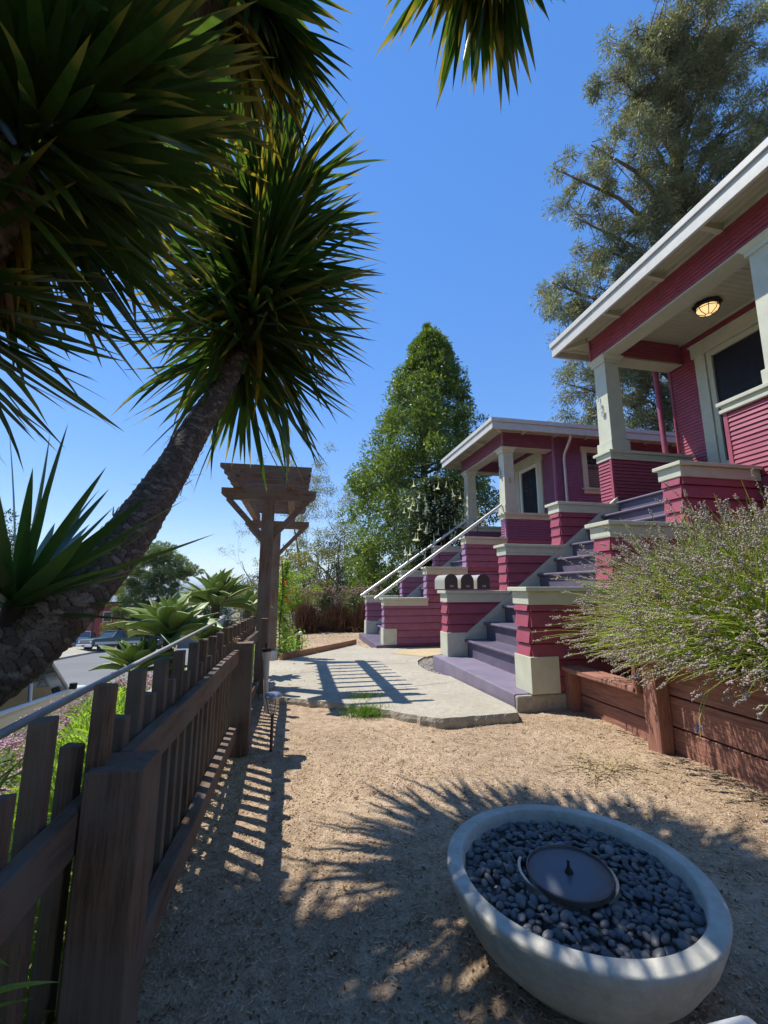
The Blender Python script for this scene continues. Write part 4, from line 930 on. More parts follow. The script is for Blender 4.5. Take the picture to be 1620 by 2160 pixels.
skirt('hanging_leaves', y4, (.95, 1.66, 5.15), (0, 0, 1), 170, .98, 'yuc', .5, .15)
skirt('yellow_leaves', y4, (.9, 1.66, 5.2), (.1, 0, 1), 45, .92, 'yucold', .4, .15)
y5 = thing('yucca_tree', 'yucca head beyond the left edge reaching dark blades in over the leaning trunk', 'yucca', (-2.1, .9, -.5), 'giant yuccas over the yard')
limb(y5, [(-2.1, .9, -.5), (-1.9, 1.2, .8), (-1.5, 1.5, 2.0)], [.14, .12, .08])
crown('crown', y5, (-1.42, 1.6, 2.2), .6, 120, (.9, .15, .45), (.5, .74), 'yuc', .1, .15, .85)
y6 = thing('yucca_tree', 'farther yucca head showing a fringe of yellowing leaves below the top left head', 'yucca', (-2.6, 2.2, -.6), 'giant yuccas over the yard')
limb(y6, [(-2.6, 2.2, -.6), (-2.5, 2.5, 1.2), (-2.25, 2.9, 2.8), (-2.15, 3.0, 3.9)], [.17, .14, .11, .09])
crown('crown', y6, (-2.12, 3.0, 4.25), .8, 420, (.1, 0, 1), (.5, .7), 'yuc', -.8, .7, .75)
skirt('yellow_leaves', y6, (-2.12, 3.0, 4.05), (0, 0, 1), 110, .62, 'yucold', .45, .3)
# ------------------------------------------------------------ lavender
def stems(n, c, spread, tips, curve=.2, w=.004, r0=.25):
    pass
LV = thing('lavender_bush', 'large sprawling lavender with green stems and grey spent flower spikes above the timber wall', 'lavender', (3.5, 2.4, .65))
def ribbon(P0, P1, P2, w, seg=4):
    # quadratic curves, thin crossed ribbons; P* (n,3)
    n = len(P0); ts = np.linspace(0, 1, seg+1); C = [(1-t)**2*P0+2*t*(1-t)*P1+t*t*P2 for t in ts]; V = []
    T = P2-P0; T /= np.linalg.norm(T, axis=1, keepdims=True); S = np.cross(T, rdir(n)); S /= np.linalg.norm(S, axis=1, keepdims=True); N = np.cross(T, S)
    for i, c in enumerate(C):
        ww = w*(1-.45*ts[i]); V += [c+S*ww, c-S*ww*.5+N*ww*.86, c-S*ww*.5-N*ww*.86]
    V = np.stack(V, 1); k = (seg+1)*3; F = []
    for i in range(seg):
        for j in range(3): F.append((i*3+j, i*3+(j+1) % 3, (i+1)*3+(j+1) % 3, (i+1)*3+j))
    F = np.array(F); F = (F[None]+(np.arange(n)*k)[:, None, None]).reshape(-1, 4)
    return V.reshape(-1, 3), F, C
n = 6500
cx_ = np.array([3.4, 2.3, .62])
az = rng.uniform(0, 2*math.pi, n); el = np.arcsin(rng.uniform(-.12, 1, n)**1.0)
D = np.stack([np.cos(az)*np.cos(el), np.sin(az)*np.cos(el), np.sin(el)], 1); D += np.array([-.26, .16, .12]); D /= np.linalg.norm(D, axis=1, keepdims=True)
P0 = cx_+rng.normal(0, .13, (n, 3))*np.array([2.0, 2.6, .8]); P0[:, 2] = np.abs(P0[:, 2]-.6)+.62
Lk = rng.uniform(.85, 1.36, n)*(.86+.14*(1-np.abs(D[:, 2])))
bid = 1-.0*az
P2 = P0+D*Lk[:, None]; P2[:, 2] = np.where(P2[:, 2] < .35, .35+rng.uniform(0, .2, n), P2[:, 2]); P2[:, 2] -= .10*(Lk**2)*(1-D[:, 2])
P1 = P0+D*Lk[:, None]*.5+np.array([0, 0, .14]); P1[:, 2] += rng.normal(0, .04, n)
keep = (P2[:, 0] > 2.05) & ~((P2[:, 0] < 2.75) & (P2[:, 2] < .58))
P0, P1, P2, D = P0[keep], P1[keep], P2[keep], D[keep]; n = len(P0)
V, F, C = ribbon(P0, P1, P2, .0026, 5); np_mesh('stems', V, F, M['lavstem'], LV)
tipd = P2-C[4]; tipd /= np.linalg.norm(tipd, axis=1, keepdims=True)
octv = np.array([(1, 0, 0), (-1, 0, 0), (0, 1, 0), (0, -1, 0), (0, 0, 1), (0, 0, -1)], float); octf = np.array([(0, 2, 4), (2, 1, 4), (1, 3, 4), (3, 0, 4), (2, 0, 5), (1, 2, 5), (3, 1, 5), (0, 3, 5)])
parts = []
hm = rng.random(n) < .86; hp = P2[hm]; hd = tipd[hm]; hn = len(hp); hl = rng.uniform(.035, .085, hn)
for q in range(15):
    t = q/14; pos = hp-hd*(hl*(1-t)*1.0)[:, None]+rng.normal(0, .0048, (hn, 3)); s_ = (.0062*(1-.35*t))*rng.uniform(.7, 1.5, hn)
    parts.append(scatter(octv, octf, pos, frames(rdir(hn)), np.stack([s_*1.3, s_, s_*.8], 1)))
sel = rng.random(hn) < .55; h2p = (hp-hd*.11)[sel]; h2n = len(h2p)
for q in range(5): parts.append(scatter(octv, octf, h2p-hd[sel]*(.007*q)+rng.normal(0, .005, (h2n, 3)), frames(rdir(h2n)), np.full(h2n, .0056)*rng.uniform(.7, 1.3, h2n)))
V, F = join(parts); np_mesh('flower_spikes', V, F, M['lavhead'], LV)
nl = 42000; k = rng.integers(0, n, nl); t = rng.beta(1.6, 2.2, nl)[:, None]*.8
pos = (1-t)**2*P0[k]+2*t*(1-t)*P1[k]+t*t*P2[k]+rng.normal(0, .018, (nl, 3)); dd = D[k]+rng.normal(0, .45, (nl, 3))
L = rng.uniform(.03, .075, nl); V, F = scatter(np.array([(0, 0, 0), (.4, .07, 0), (1, 0, .05), (.4, -.07, 0)]), LEAF_F, pos, frames(dd, rng.uniform(0, 6, nl)), L)
np_mesh('foliage', V, F, M['lavleaf'], LV)
fl = []
m = MB(); m.tube([(2.62, 2.42, .56), (2.55, 2.42, .44), (2.53, 2.42, .33)], .0025, 4); m.tube([(2.62, 2.4, .56), (2.5, 2.38, .4), (2.49, 2.38, .29)], .0025, 4); o = m.build('hanging_stem', M['lavstem'], LV)
nn_ = 26; V, F = scatter(octv, octf, np.array([2.53, 2.42, .325])+rng.normal(0, .01, (nn_, 3)), frames(rdir(nn_)), np.full(nn_, .007)); np_mesh('fresh_flower', V, F, M['lavfresh'], LV)
# ------------------------------------------------------------ agaves
def agave(c, rad, n, label, seed):
    r_ = np.random.default_rng(seed); root = thing('agave', label, 'agave', (c[0], c[1], c[2]-.9), 'agaves on the bank')
    parts = []
    vs = []; seg = 9; prof = [(0, .30), (.12, .26), (.25, .27), (.42, .36), (.58, .38), (.72, .31), (.85, .18), (.94, .07), (1, .003)]
    for i, (t, w_) in enumerate(prof):
        z = .0+.10*t-.12*t**3; w_ *= .50
        vs += [(t, w_, z+w_*.42), (t, w_*.5, z+.03*(1-t)), (t, 0, z), (t, -w_*.5, z+.03*(1-t)), (t, -w_, z+w_*.42)]
    T = np.array(vs); F = np.array([(i*5+j, i*5+j+1, (i+1)*5+j+1, (i+1)*5+j) for i in range(len(prof)-1) for j in range(4)])
    a = np.arange(n)*2.399+r_.uniform(0, .3, n); e = np.linspace(.05, 1.4, n)+r_.normal(0, .1, n)
    D = np.stack([np.cos(a)*np.cos(e), np.sin(a)*np.cos(e), np.sin(e)], 1)
    L = rad*np.linspace(1.0, .72, n)*r_.uniform(.85, 1.12, n); S = np.stack([L, L*r_.uniform(.85, 1.1, n), L*r_.uniform(.6, 1.8, n)], 1)
    V, F = scatter(T, F, np.array(c)+D*.03, frames(D, r_.normal(0, .15, n)), S)
    o = np_mesh('leaves', V, F, M['agave'], root, smooth=True); so_ = o.modifiers.new('thick', 'SOLIDIFY'); so_.thickness = .008
    m = MB(); m.tube([(c[0], c[1], c[2]-1.0), (c[0], c[1], c[2]-.3), (c[0], c[1], c[2]+.05)], [.07, .06, .05], 10); m.build('stem', M['trunkbark'], root)
agave((-1.2, 4.75, .70), .58, 38, 'broad pale green agave rosette nearest the street, behind the handrail', 3)
agave((-1.42, 4.55, .42), .42, 22, 'lowest agave rosette spreading flat leaves over the pink lantana', 5)
agave((-.93, 5.65, .98), .54, 38, 'tallest agave rosette with upright leaves against the bay', 8)
agave((-.62, 6.5, .92), .32, 24, 'small agave rosette squeezed beside the pergola post', 12)
agave((-1.05, 5.6, .55), .4, 22, 'low agave rosette half hidden behind the picket tops', 14)
# ------------------------------------------------------------ bank planting outside the fence
def bank(x, y): return hgt(x, y)
def foliage(name, pos, D, L, mat, parent, tmpl=LEAF, roll=None):
    V, F = scatter(tmpl, LEAF_F if len(tmpl) == 4 else None, pos, frames(D, rng.uniform(-1.2, 1.2, len(pos)) if roll is None else roll), L); return np_mesh(name, V, F, M[mat], parent)
lt = thing('lantana_hedge', 'sprawling lantana bank covered in small lilac pink flower heads above the street', 'lantana', (-2.2, 4, -.6))
n = 15000
x = rng.uniform(-3.6, -1.5, n); y = rng.uniform(1.9, 9.5, n)
hx = np.array([bank(a, b) for a, b in zip(x, y)]); top = .22+.08*np.sin(x*3.1+y*1.3)+.07*np.sin(y*2.9-x)+np.interp(x, [-3.6, -2.8, -1.5], [.5, .8, .35])
z = hx+top*rng.beta(3, 1.1, n)
foliage('foliage', np.stack([x, y, z], 1), rdir(n, -.1, 1), rng.uniform(.03, .065, n), 'lantleaf', lt)
nf = 1300; k = rng.integers(0, n, nf); fx, fy = x[k], y[k]; fz = hx[k]+top[k]+rng.uniform(.0, .07, nf)
parts = [scatter(octv, octf, np.stack([fx, fy, fz], 1)+rng.normal(0, .012, (nf, 3)), frames(rdir(nf)), rng.uniform(.007, .014, nf)) for _ in range(6)]
V, F = join(parts); np_mesh('flower_heads', V, F, M['lantflower'], lt)
n = 40000; x = rng.uniform(-2.0, -.5, n); y = rng.uniform(-.3, 7.5, n); k = (y < 4.8) | (x > -1.3); x, y = x[k], y[k]; n = len(x)
hx = np.array([bank(a, b) for a, b in zip(x, y)]); top = np.interp(x, [-2.0, -1.5, -.9, -.5], [.4, .76, .6, .3])*(1+.25*np.sin(x*5+y*2.2))
pos = np.stack([x, y, hx+top*rng.beta(2.5, 1, n)], 1)
tag(foliage('green_ground_cover', pos, rdir(n, .1, 1)+np.array([0, 0, .4]), rng.uniform(.05, .11, n), 'weed', None, NARROW), 'bright green weeds growing thickly on the bank just outside the pickets', 'weeds', kind='stuff')
wl = thing('leafy_shrub', 'long leaved green shrub at the left edge outside the pickets', 'shrub', (-.95, 1.2, -.1))
n = 1500; ns = 60; b0 = np.stack([rng.uniform(-1.35, -.58, ns), rng.uniform(.75, 1.75, ns), np.full(ns, -.05)], 1); tp = b0+np.stack([rng.normal(0, .12, ns), rng.normal(0, .12, ns), rng.uniform(.45, .82, ns)], 1)
V, F, _ = ribbon(b0, (b0+tp)/2+rng.normal(0, .03, (ns, 3)), tp, .004, 4); np_mesh('stems', V, F, M['weed'], wl)
k = rng.integers(0, ns, n); t = rng.uniform(.25, 1, n)[:, None]; dd = rdir(n, -.2, .8)
V, F = scatter(BT, BF, b0[k]*(1-t)+tp[k]*t, frames(dd), np.stack([rng.uniform(.09, .16, n)]*1+[rng.uniform(.09, .16, n)*1.1]+[rng.uniform(.1, .25, n)], 1)); np_mesh('leaves', V, F, M['weed'], wl, smooth=True)
# ------------------------------------------------------------ vine with red trumpets on the far pergola post
vn = thing('trumpet_vine', 'green vine with orange red flowers climbing beside the far pergola post', 'vine', (-.15, 8.5, -.1))
n = 2600; t = rng.uniform(0, 1, n); z = -.05+1.75*t**1.2; wd = np.interp(z, [-.1, .2, .6, 1.2, 1.7], [.2, .24, .12, .13, .05])
pos = np.stack([-.2+.04*np.sin(z*5)+rng.normal(0, .5, n)*wd, 8.42+rng.normal(0, .4, n)*wd, z], 1); foliage('leaves', pos, rdir(n, -.6, .6), rng.uniform(.04, .085, n), 'weed', vn)
m = MB(); m.tube([(-.2, 8.4, -.1), (-.24, 8.36, .5), (-.2, 8.38, 1.1), (-.24, 8.35, 1.7)], .012, 6); m.build('stem', M['twig'], vn)
for (a, b, c) in ((-.06, 8.3, 1.12), (-.14, 8.3, 1.0), (-.02, 8.3, 1.22), (-.16, 8.3, 1.3), (-.1, 8.32, .94)):
    n = 12; V, F = scatter(LEAF, LEAF_F, np.array([a, b, c])+rng.normal(0, .01, (n, 3)), frames(rdir(n)), np.full(n, .055)); np_mesh('flower', V, F, M['orange'], vn)
sw = thing('succulent_clump', 'pale green plant with small yellow flowers beside the short dark fence posts', 'plant', (.05, 9.0, -.15))
n = 700; foliage('leaves', np.array([.05, 9.0, .05])+rng.normal(0, 1, (n, 3))*np.array([.13, .2, .13]), rdir(n, -.2, 1), rng.uniform(.04, .08, n), 'tuft', sw)
# ------------------------------------------------------------ purple fountain grasses
for i, (x0, y0, lab) in enumerate(((.42, 14.3, 'leftmost purple fountain grass clump'), (1.42, 14.5, 'middle purple fountain grass clump, tallest plumes'), (2.3, 14.3, 'rightmost purple fountain grass clump beside the far stairs'))):
    g = thing('fountain_grass', lab, 'ornamental grass', (x0, y0, -.24), 'purple fountain grasses')
    n = 2600; a = rng.uniform(0, 6.283, n); e = np.arccos(rng.uniform(0, .96, n)); tilt = (math.pi/2-e)*1.0
    L = rng.uniform(.65, 1.05, n); D = np.stack([np.cos(a)*np.cos(tilt), np.sin(a)*np.cos(tilt), np.sin(tilt)], 1)
    tl = rng.uniform(.1, 1.25, n); D = np.stack([np.cos(a)*np.sin(tl), np.sin(a)*np.sin(tl), np.cos(tl)], 1)
    P0 = np.array([x0, y0, -.24])+rng.normal(0, .17, (n, 3))*np.array([1, 1, .2]); P2 = P0+D*L[:, None]*np.array([.52, .52, 1]); P2[:, 2] -= .3*tl
    P1 = P0+(P2-P0)*np.array([.62, .62, .5])+np.array([0, 0, .2]); V, F, _ = ribbon(P0, P1, P2, .0075, 4); np_mesh('blades', V, F, M['pgrass'], g)
    n = 46; a = rng.uniform(0, 6.283, n); tl = rng.uniform(.05, .55, n); D = np.stack([np.cos(a)*np.sin(tl), np.sin(a)*np.sin(tl), np.cos(tl)], 1)
    P0 = np.array([x0, y0, .3])+rng.normal(0, .08, (n, 3)); P2 = P0+D*rng.uniform(.7, 1.0, n)[:, None]+np.array([.08, 0, 0]); P1 = P0+(P2-P0)*.5+np.array([0, 0, .15])
    V, F, C = ribbon(P0, P1, P2, .004, 4); np_mesh('plume_stems', V, F, M['plume'], g)
    parts = []
    for q in range(12):
        t = q/11; pos = P2+(D*.0+np.stack([np.cos(a)*.16*t, np.sin(a)*.16*t, .10*t-.16*t*t+np.zeros(n)], 1)); s_ = .022*np.sin(math.pi*(.15+.8*t))*np.ones(n)
        parts.append(scatter(octv, octf, pos, frames(rdir(n)), np.stack([s_*1.3, s_, s_], 1)))
    V, F = join(parts); np_mesh('plumes', V, F, M['plume'], g)
# ------------------------------------------------------------ angel's trumpet shrub
bg_ = thing('trumpet_flower_shrub', 'tall shrub hung with long white trumpet flowers in front of the far porch', 'shrub', (4.1, 12.9, -.2))
n = 13000; u = rng.uniform(0, 1, n); z = 1.2+3.5*u; wd = np.interp(z, [1.2, 2, 3, 4, 4.8], [.5, .75, .95, .9, .5])
x = 4.25+rng.normal(0, .55, n)*wd+.12*(z-3); y = 12.75+rng.normal(0, .35, n)*wd; nz = np.sin(x*7+z*3)*np.sin(z*6+x*2+y*3); k = nz > -.35
pos = np.stack([x, y, z], 1)[k]; n = len(pos); V, F = scatter(LEAF, LEAF_F, pos, frames(rdir(n, -.8, .3), rng.uniform(-1, 1, n)), rng.uniform(.09, .19, n)*np.ones(n)); np_mesh('foliage', V, F, M['brugleaf'], bg_)
m = MB()
for k in range(9):
    a = rng.uniform(-.8, .8); m.tube([(4.1, 12.9, -.2), (4.1+a*.4, 12.85, 1.3), (4.2+a, 12.75+rng.uniform(-.2, .2), 3+rng.uniform(0, 1.2))], [.05, .035, .012], 6)
m.build('branches', M['trunkbark'], bg_)
prof = [(.004, .0), (.01, -.04), (.012, -.12), (.02, -.2), (.035, -.245), (.075, -.275)]
fm = MB(); nn = 10; vs = []
for (r, z) in prof:
    for j in range(nn): a = 2*math.pi*j/nn; q = r*(1+(.25*math.cos(5*a) if r > .06 else 0)); vs.append((q*math.cos(a), q*math.sin(a), z))
fm.add(vs, [(i*nn+j, i*nn+(j+1) % nn, (i+1)*nn+(j+1) % nn, (i+1)*nn+j) for i in range(len(prof)-1) for j in range(nn)], 0, True)
f0 = fm.build('flower', M['petal']); f0.parent = bg_
for k in range(95):
    o = f0 if k == 0 else f0.copy()
    if k: COL.objects.link(o)
    z = random.uniform(2.2, 4.7); xx = random.gauss(4.2, .6)+.1*(z-3)
    if k > 72: xx = random.uniform(5.0, 5.8); z = random.uniform(2.9, 4.0)
    o.location = Vector((xx, random.uniform(12.05, 12.6), z))-origin(bg_); o.rotation_euler = (random.gauss(0, .12), random.gauss(0, .12), random.uniform(0, 6)); s_ = random.uniform(.65, 1.05); o.scale = (s_, s_, s_)
# ------------------------------------------------------------ trees
def branchy(m, p, d, L, r, depth, ends, spread=.5, up=.15, kids=(2, 4)):
    q = p; pts = [p]; rad = [r]; dd = d.copy()
    for i in range(4):
        dd = (dd+Vector(rng.normal(0, .13, 3))+Vector((0, 0, up*.25))).normalized(); q = q+dd*L/4; pts.append(q); rad.append(r*(1-.12*(i+1)))
    m.tube(pts, rad, 7 if r > .05 else 4, cap=False)
    ends.append((q, dd, depth))
    if depth <= 0: return
    for k in range(int(rng.integers(*kids))):
        nd = (dd+Vector(rng.normal(0, spread, 3))).normalized(); s_ = random.randrange(2, 5)
        branchy(m, pts[s_], nd, L*random.uniform(.6, .8), rad[s_]*.62, depth-1, ends, spread, up, kids)
def clumps(name, parent, C, Rr, per, L, mat, tmpl=LEAF, flat=.8, dirbias=(0, 0, .2), shell=.5):
    C = np.array(C); k = len(C); per = np.full(k, per) if not hasattr(per, '__len__') else per
    idx = np.repeat(np.arange(k), per); n = len(idx); D = rdir(n); r = (shell+(1-shell)*rng.uniform(0, 1, n))*np.asarray(Rr)[idx]*rng.uniform(.75, 1.1, n)
    pos = C[idx]+D*r[:, None]*np.array([1, 1, flat]); dd = D+rng.normal(0, .5, (n, 3))+np.array(dirbias)
    V, F = scatter(tmpl, LEAF_F, pos, frames(dd, rng.uniform(0, 6.28, n)), rng.uniform(L[0], L[1], n)); return np_mesh(name, V, F, M[mat], parent)
# dense conical tree
dt = thing('broadleaf_tree', 'tall dense dark green conical tree behind the far bungalow', 'tree', (5.9, 19.3, -.8))
Cc, Rs = [], []
def env(z): return float(np.interp(z, [-.5, 1, 3, 6, 8.5, 10.5, 12.2, 13.6, 14.3], [2.9, 3.45, 3.55, 3.2, 2.6, 1.75, .95, .4, .1]))
for k in range(760):
    z = random.uniform(-.3, 13.4); a = random.uniform(0, 6.283); e = env(z); q = e*random.uniform(.7, .98) if k % 4 else e*random.uniform(.1, .6)
    q *= 1+.10*math.sin(a*3+z*.9)+.06*math.sin(a*7-z*1.7)
    z_ = z*1.04; lean = .07*(z-6); Cc.append((5.95+lean+q*math.cos(a), 19.2+q*math.sin(a), z_)); Rs.append(random.uniform(.35, .7)*(1 if z < 10 else .7))
for k in range(14): z = 12.7+k*.14; Cc.append((6.4+random.uniform(-.2, .2), 19.2, z)); Rs.append(.3-.012*k)
clumps('crown', dt, Cc, Rs, 200, (.1, .19), 'camph', flat=1.0)
m = MB(); m.tube([(5.9, 19.3, -.8), (5.95, 19.3, 3), (6.0, 19.2, 8), (6.1, 19.2, 12.5)], [.3, .25, .15, .04], 10)
for k in range(26):
    z = random.uniform(1, 11); a = random.uniform(0, 6.28); e = env(z)*.8; m.tube([(5.95, 19.25, z-.6), (5.95+e*.5*math.cos(a), 19.25+e*.5*math.sin(a), z-.1), (5.95+e*math.cos(a), 19.25+e*math.sin(a), z+.4)], [.07, .045, .015], 5)
m.build('trunk', M['trunkbark'], dt)
# weeping tree behind the near house
et = thing('weeping_tree', 'tall grey green weeping tree with narrow leaves towering behind the near bungalow', 'tree', (15.5, 13.5, 1.8))
m = MB(); Cc, Rs = [], []
m.tube([(15.5, 13.5, 1.8), (15.3, 13.2, 8), (15.1, 12.6, 14), (14.6, 11.8, 19), (14.2, 11.2, 24)], [.5, .42, .32, .22, .1], 12)
targets = [(9.0, 12.6, 12.4), (9.0, 12.0, 16.8), (9.4, 13.2, 8.8), (10.2, 12.6, 10.2), (11.2, 10.9, 20.4), (10.6, 11.8, 18.0), (12.8, 10.2, 22.6), (11.0, 12.4, 14.2), (12.5, 11.0, 18.0), (12.4, 12.0, 15.2), (12.0, 12.8, 12.0), (11.6, 12.9, 9.4), (13.4, 12.4, 10.8), (14.2, 11.6, 13.4), (14.4, 10.8, 16.8), (14.8, 10.2, 20.4), (16.4, 10.2, 18.0), (16.8, 10.4, 15.2), (16.6, 9.8, 21.8), (17.8, 10, 19.5), (18, 11, 16.5), (13.6, 9.8, 23.6), (15.6, 9.8, 23.8), (10.0, 12.2, 15.0), (9.6, 12.6, 11.0), (13.2, 13.2, 8.4), (15, 13, 9), (16.5, 12, 11.5), (18.2, 11.5, 13), (12.6, 10.8, 20.6), (17.5, 9.6, 23.5), (11.8, 10.4, 21.8), (15.6, 11.0, 14.6), (13.2, 11.6, 16.4), (15.6, 10.4, 18.6), (10.8, 12.6, 12.6), (14.6, 10.0, 22.0)]
for (x, y, z) in targets:
    zz = min(z-1.0, 22); bx_ = np.interp(zz, [2, 8, 14, 19, 24], [15.5, 15.3, 15.1, 14.6, 14.2]); by_ = np.interp(zz, [2, 8, 14, 19, 24], [13.5, 13.2, 12.6, 11.8, 11.2])
    A = Vector((bx_, by_, zz-1.5)); B = Vector((x, y, z)); mid = (A+B)/2+Vector((0, 0, .7)); m.tube([A, mid, B], [.11, .07, .02], 6)
    for k in range(22):
        t = random.uniform(.3, 1.0); P = A*(1-t)+B*t+Vector((random.gauss(0, .7), random.gauss(0, .6), random.gauss(0, .6))); Cc.append(P[:]); Rs.append(random.uniform(.25, .6))
        m.tube([A*(1-t)+B*t+Vector((0, 0, .2)), P], [.02, .008], 4, cap=False)
m.build('trunk', M['trunkbark'], et)
clumps('crown', et, Cc, Rs, 230, (.11, .2), 'euc', tmpl=np.array([(0, 0, 0), (.4, .1, 0), (1, 0, -.25), (.4, -.1, 0)]), flat=.9, dirbias=(0, 0, -.35), shell=.15)
# airy tree and its neighbours beyond the pergola
at = thing('airy_tree', 'airy multi stemmed tree with sparse yellow green leaves beyond the pergola', 'tree', (1.8, 28, -1.6))
m = MB(); ends = []
for (dx, dz, L) in ((-.28, 1, 5.2), (.12, 1, 5.6), (.32, 1, 5.0), (-.05, 1, 4.6)):
    branchy(m, Vector((1.8+dx, 28, -2.4)), Vector((dx*.55, 0, 1)).normalized(), L, .17, 4, ends, .42, .25)
m.build('trunk', M['trunkbark'], at)
Cc = [e[0][:] for e in ends if e[2] <= 2 and e[0].z < 11]; clumps('crown', at, Cc, [.5]*len(Cc), max(8, int(26000/len(Cc))), (.07, .13), 'jac', shell=.1)
def roundtree(name, label, c, r, h, n, per, L, mat, trunk=.12, zb=None, flat=.8, group='background trees', shell=.4, cat='tree'):
    zb = hgt(c[0], c[1]) if zb is None else zb; t = thing(name, label, cat, (c[0], c[1], zb), group)
    Cc, Rs = [], []
    for k in range(n):
        d = rdir(1)[0]; q = random.uniform(.45, 1); Cc.append((c[0]+d[0]*r*q, c[1]+d[1]*r*q, c[2]+d[2]*h*q)); Rs.append(r*random.uniform(.18, .34))
    clumps('crown', t, Cc, Rs, per, L, mat, flat=flat, shell=shell)
    m = MB(); m.tube([(c[0], c[1], zb-.2), (c[0]+.1, c[1], (zb+c[2])/2), (c[0], c[1], c[2]+h*.3)], [trunk, trunk*.8, trunk*.3], 8)
    for k in range(8): m.tube([(c[0], c[1], (zb+c[2])/2+random.uniform(-.2, .4)*h), Cc[k*2]], [trunk*.4, trunk*.1], 5)
    m.build('trunk', M['trunkbark'], t); return t
roundtree('lime_shrub', 'bright lime green feathery shrub right of the far pergola post', (.1, 16.6, .9), .95, 1.1, 40, 150, (.06, .12), 'limeleaf', .05, cat='shrub', group='shrubs beyond the yard')
roundtree('round_shrub', 'olive shrub with red berries behind the lime shrub', (.4, 21, 1.7), 1.6, 1.8, 40, 130, (.08, .15), 'jac', .06, cat='shrub', group='shrubs beyond the yard')
roundtree('cedar_tree', 'grey green cedar left of the pergola with drooping flat boughs', (-3.0, 42, .3), 3.4, 2.6, 60, 110, (.14, .26), 'darkleaf', .25, flat=.35)
roundtree('golden_tree', 'small golden leaved tree in front of the cedar', (-2.9, 34, .3), 1.6, 1.5, 30, 120, (.1, .18), 'jac', .1)
roundtree('dark_tree', 'dark green mass of trees low behind the airy tree', (2.5, 34, 1.5), 3.6, 3.6, 60, 160, (.14, .24), 'darkleaf', .25)
roundtree('dark_tree', 'dark shrubby tree at the foot of the dense conical tree', (2.6, 22, .6), 1.8, 1.6, 36, 140, (.1, .18), 'darkleaf', .1)
roundtree('olive_tree', 'sunlit yellow green treetop showing over the far bungalow roof', (15.5, 20.5, 8.9), 2.6, 2.0, 50, 150, (.12, .2), 'jac', .25, zb=2)
bt = thing('bare_tree', 'thin nearly leafless tree top left of the pergola post', 'tree', (-2.6, 35, -3), 'background trees'); m = MB(); ends = []
branchy(m, Vector((-2.4, 35, -3)), Vector((-.05, 0, 1)), 5.0, .12, 4, ends, .4, .2); m.build('trunk', M['trunkbark'], bt)
Cc = [e[0][:] for e in ends if e[2] < 2]; clumps('twigs', bt, Cc, [.4]*len(Cc), 26, (.12, .25), 'dead', tmpl=NARROW, shell=.1)
# pine across the street
pt = thing('pine_tree', 'tall broad pine with a bare grey trunk beyond the parked pickup', 'tree', (-14.6, 50, -4.4))
m = MB(); m.tube([(-14.7, 50, -5), (-14.4, 50, -2), (-13.9, 50, .5), (-13.8, 50, 3.5), (-14.0, 50, 5.2)], [.3, .26, .22, .16, .08], 10); Cc, Rs = [], []
for (x, z, r) in ((-14.6, 5.2, 1.0), (-13.4, 4.8, 1.0), (-15.6, 4.2, 1.1), (-12.6, 3.9, .9), (-14.4, 3.7, 1.1), (-16.4, 2.9, 1.1), (-13.2, 2.6, 1.0), (-15.0, 2.2, 1.2), (-12.0, 2.6, .8), (-11.4, 3.0, .6), (-16.9, 1.6, 1.0), (-15.8, .6, 1.0), (-14.2, 1.0, .9), (-12.8, 1.2, .7), (-16.9, .0, .9), (-17.3, -1, .8)):
    m.tube([(-14, 50, z-1.2), ((x-14)/2, 50, z-.5), (x, 50, z)], [.12, .08, .03], 6) if False else m.tube([(-14, 50, z-1.2), ((x-14)/2-.0, 50, z-.6), (x, 50, z)], [.1, .07, .03], 6)
    for k in range(15): Cc.append((x+random.gauss(0, .5), 50+random.gauss(0, .9), z+random.gauss(0, .35))); Rs.append(r*random.uniform(.35, .7))
m.build('trunk', M['trunkbark'], pt); clumps('crown', pt, Cc, Rs, 260, (.16, .3), 'pine', tmpl=NARROW*np.array([1, 1.4, 1]), flat=.7, shell=.3)
roundtree('palm_thicket', 'dark shaggy palms and shrubs under the pine', (-13.8, 47, -1.4), 2.6, 2.3, 55, 150, (.18, .34), 'darkleaf', .2)
roundtree('reddish_shrub', 'olive and rust coloured shrub beside the utility pole', (-15.6, 45, -2.7), 1.6, 1.1, 34, 130, (.1, .2), 'jac', .08, cat='shrub')
roundtree('shade_tree', 'green tree behind the tan house, seen past the leaning trunk', (-23.5, 58, 1.5), 3.2, 2.6, 46, 130, (.18, .3), 'camph', .25)
roundtree('shade_tree', 'dark green tree at the left edge beyond the street', (-31, 50, 4.0), 4.5, 5.0, 60, 130, (.2, .34), 'darkleaf', .3)
for (x, y, z, r, lab) in ((-9.5, 60, -3.2, 2.4, 'dark treetop right of the pine in front of the bay'), (-5.2, 62, -3.4, 2.2, 'treetop below the water behind the agaves'), (-12.4, 66, -3.0, 2.0, 'farther treetop at the edge of the pale roofs')):
    roundtree('street_tree', lab, (x, y, z), r, r*.7, 30, 110, (.2, .34), 'darkleaf', .15, group='trees down the hill')
roundtree('shade_tree', 'added unseen broad tree behind the viewer that blocks sky light from the yard', (1.5, -7.5, 5.0), 5.2, 4.2, 70, 150, (.25, .42), 'darkleaf', .3, zb=0, group='added light blocking trees behind the viewer')  # unseen tree added behind the camera to cut the blue sky fill
roundtree('shade_tree', 'second added unseen tree behind the viewer toward the street, blocking sky light', (-8, -6, 3.5), 4.8, 4.4, 60, 150, (.25, .42), 'darkleaf', .3, group='added light blocking trees behind the viewer')  # another unseen tree, added to darken the camera-facing sides
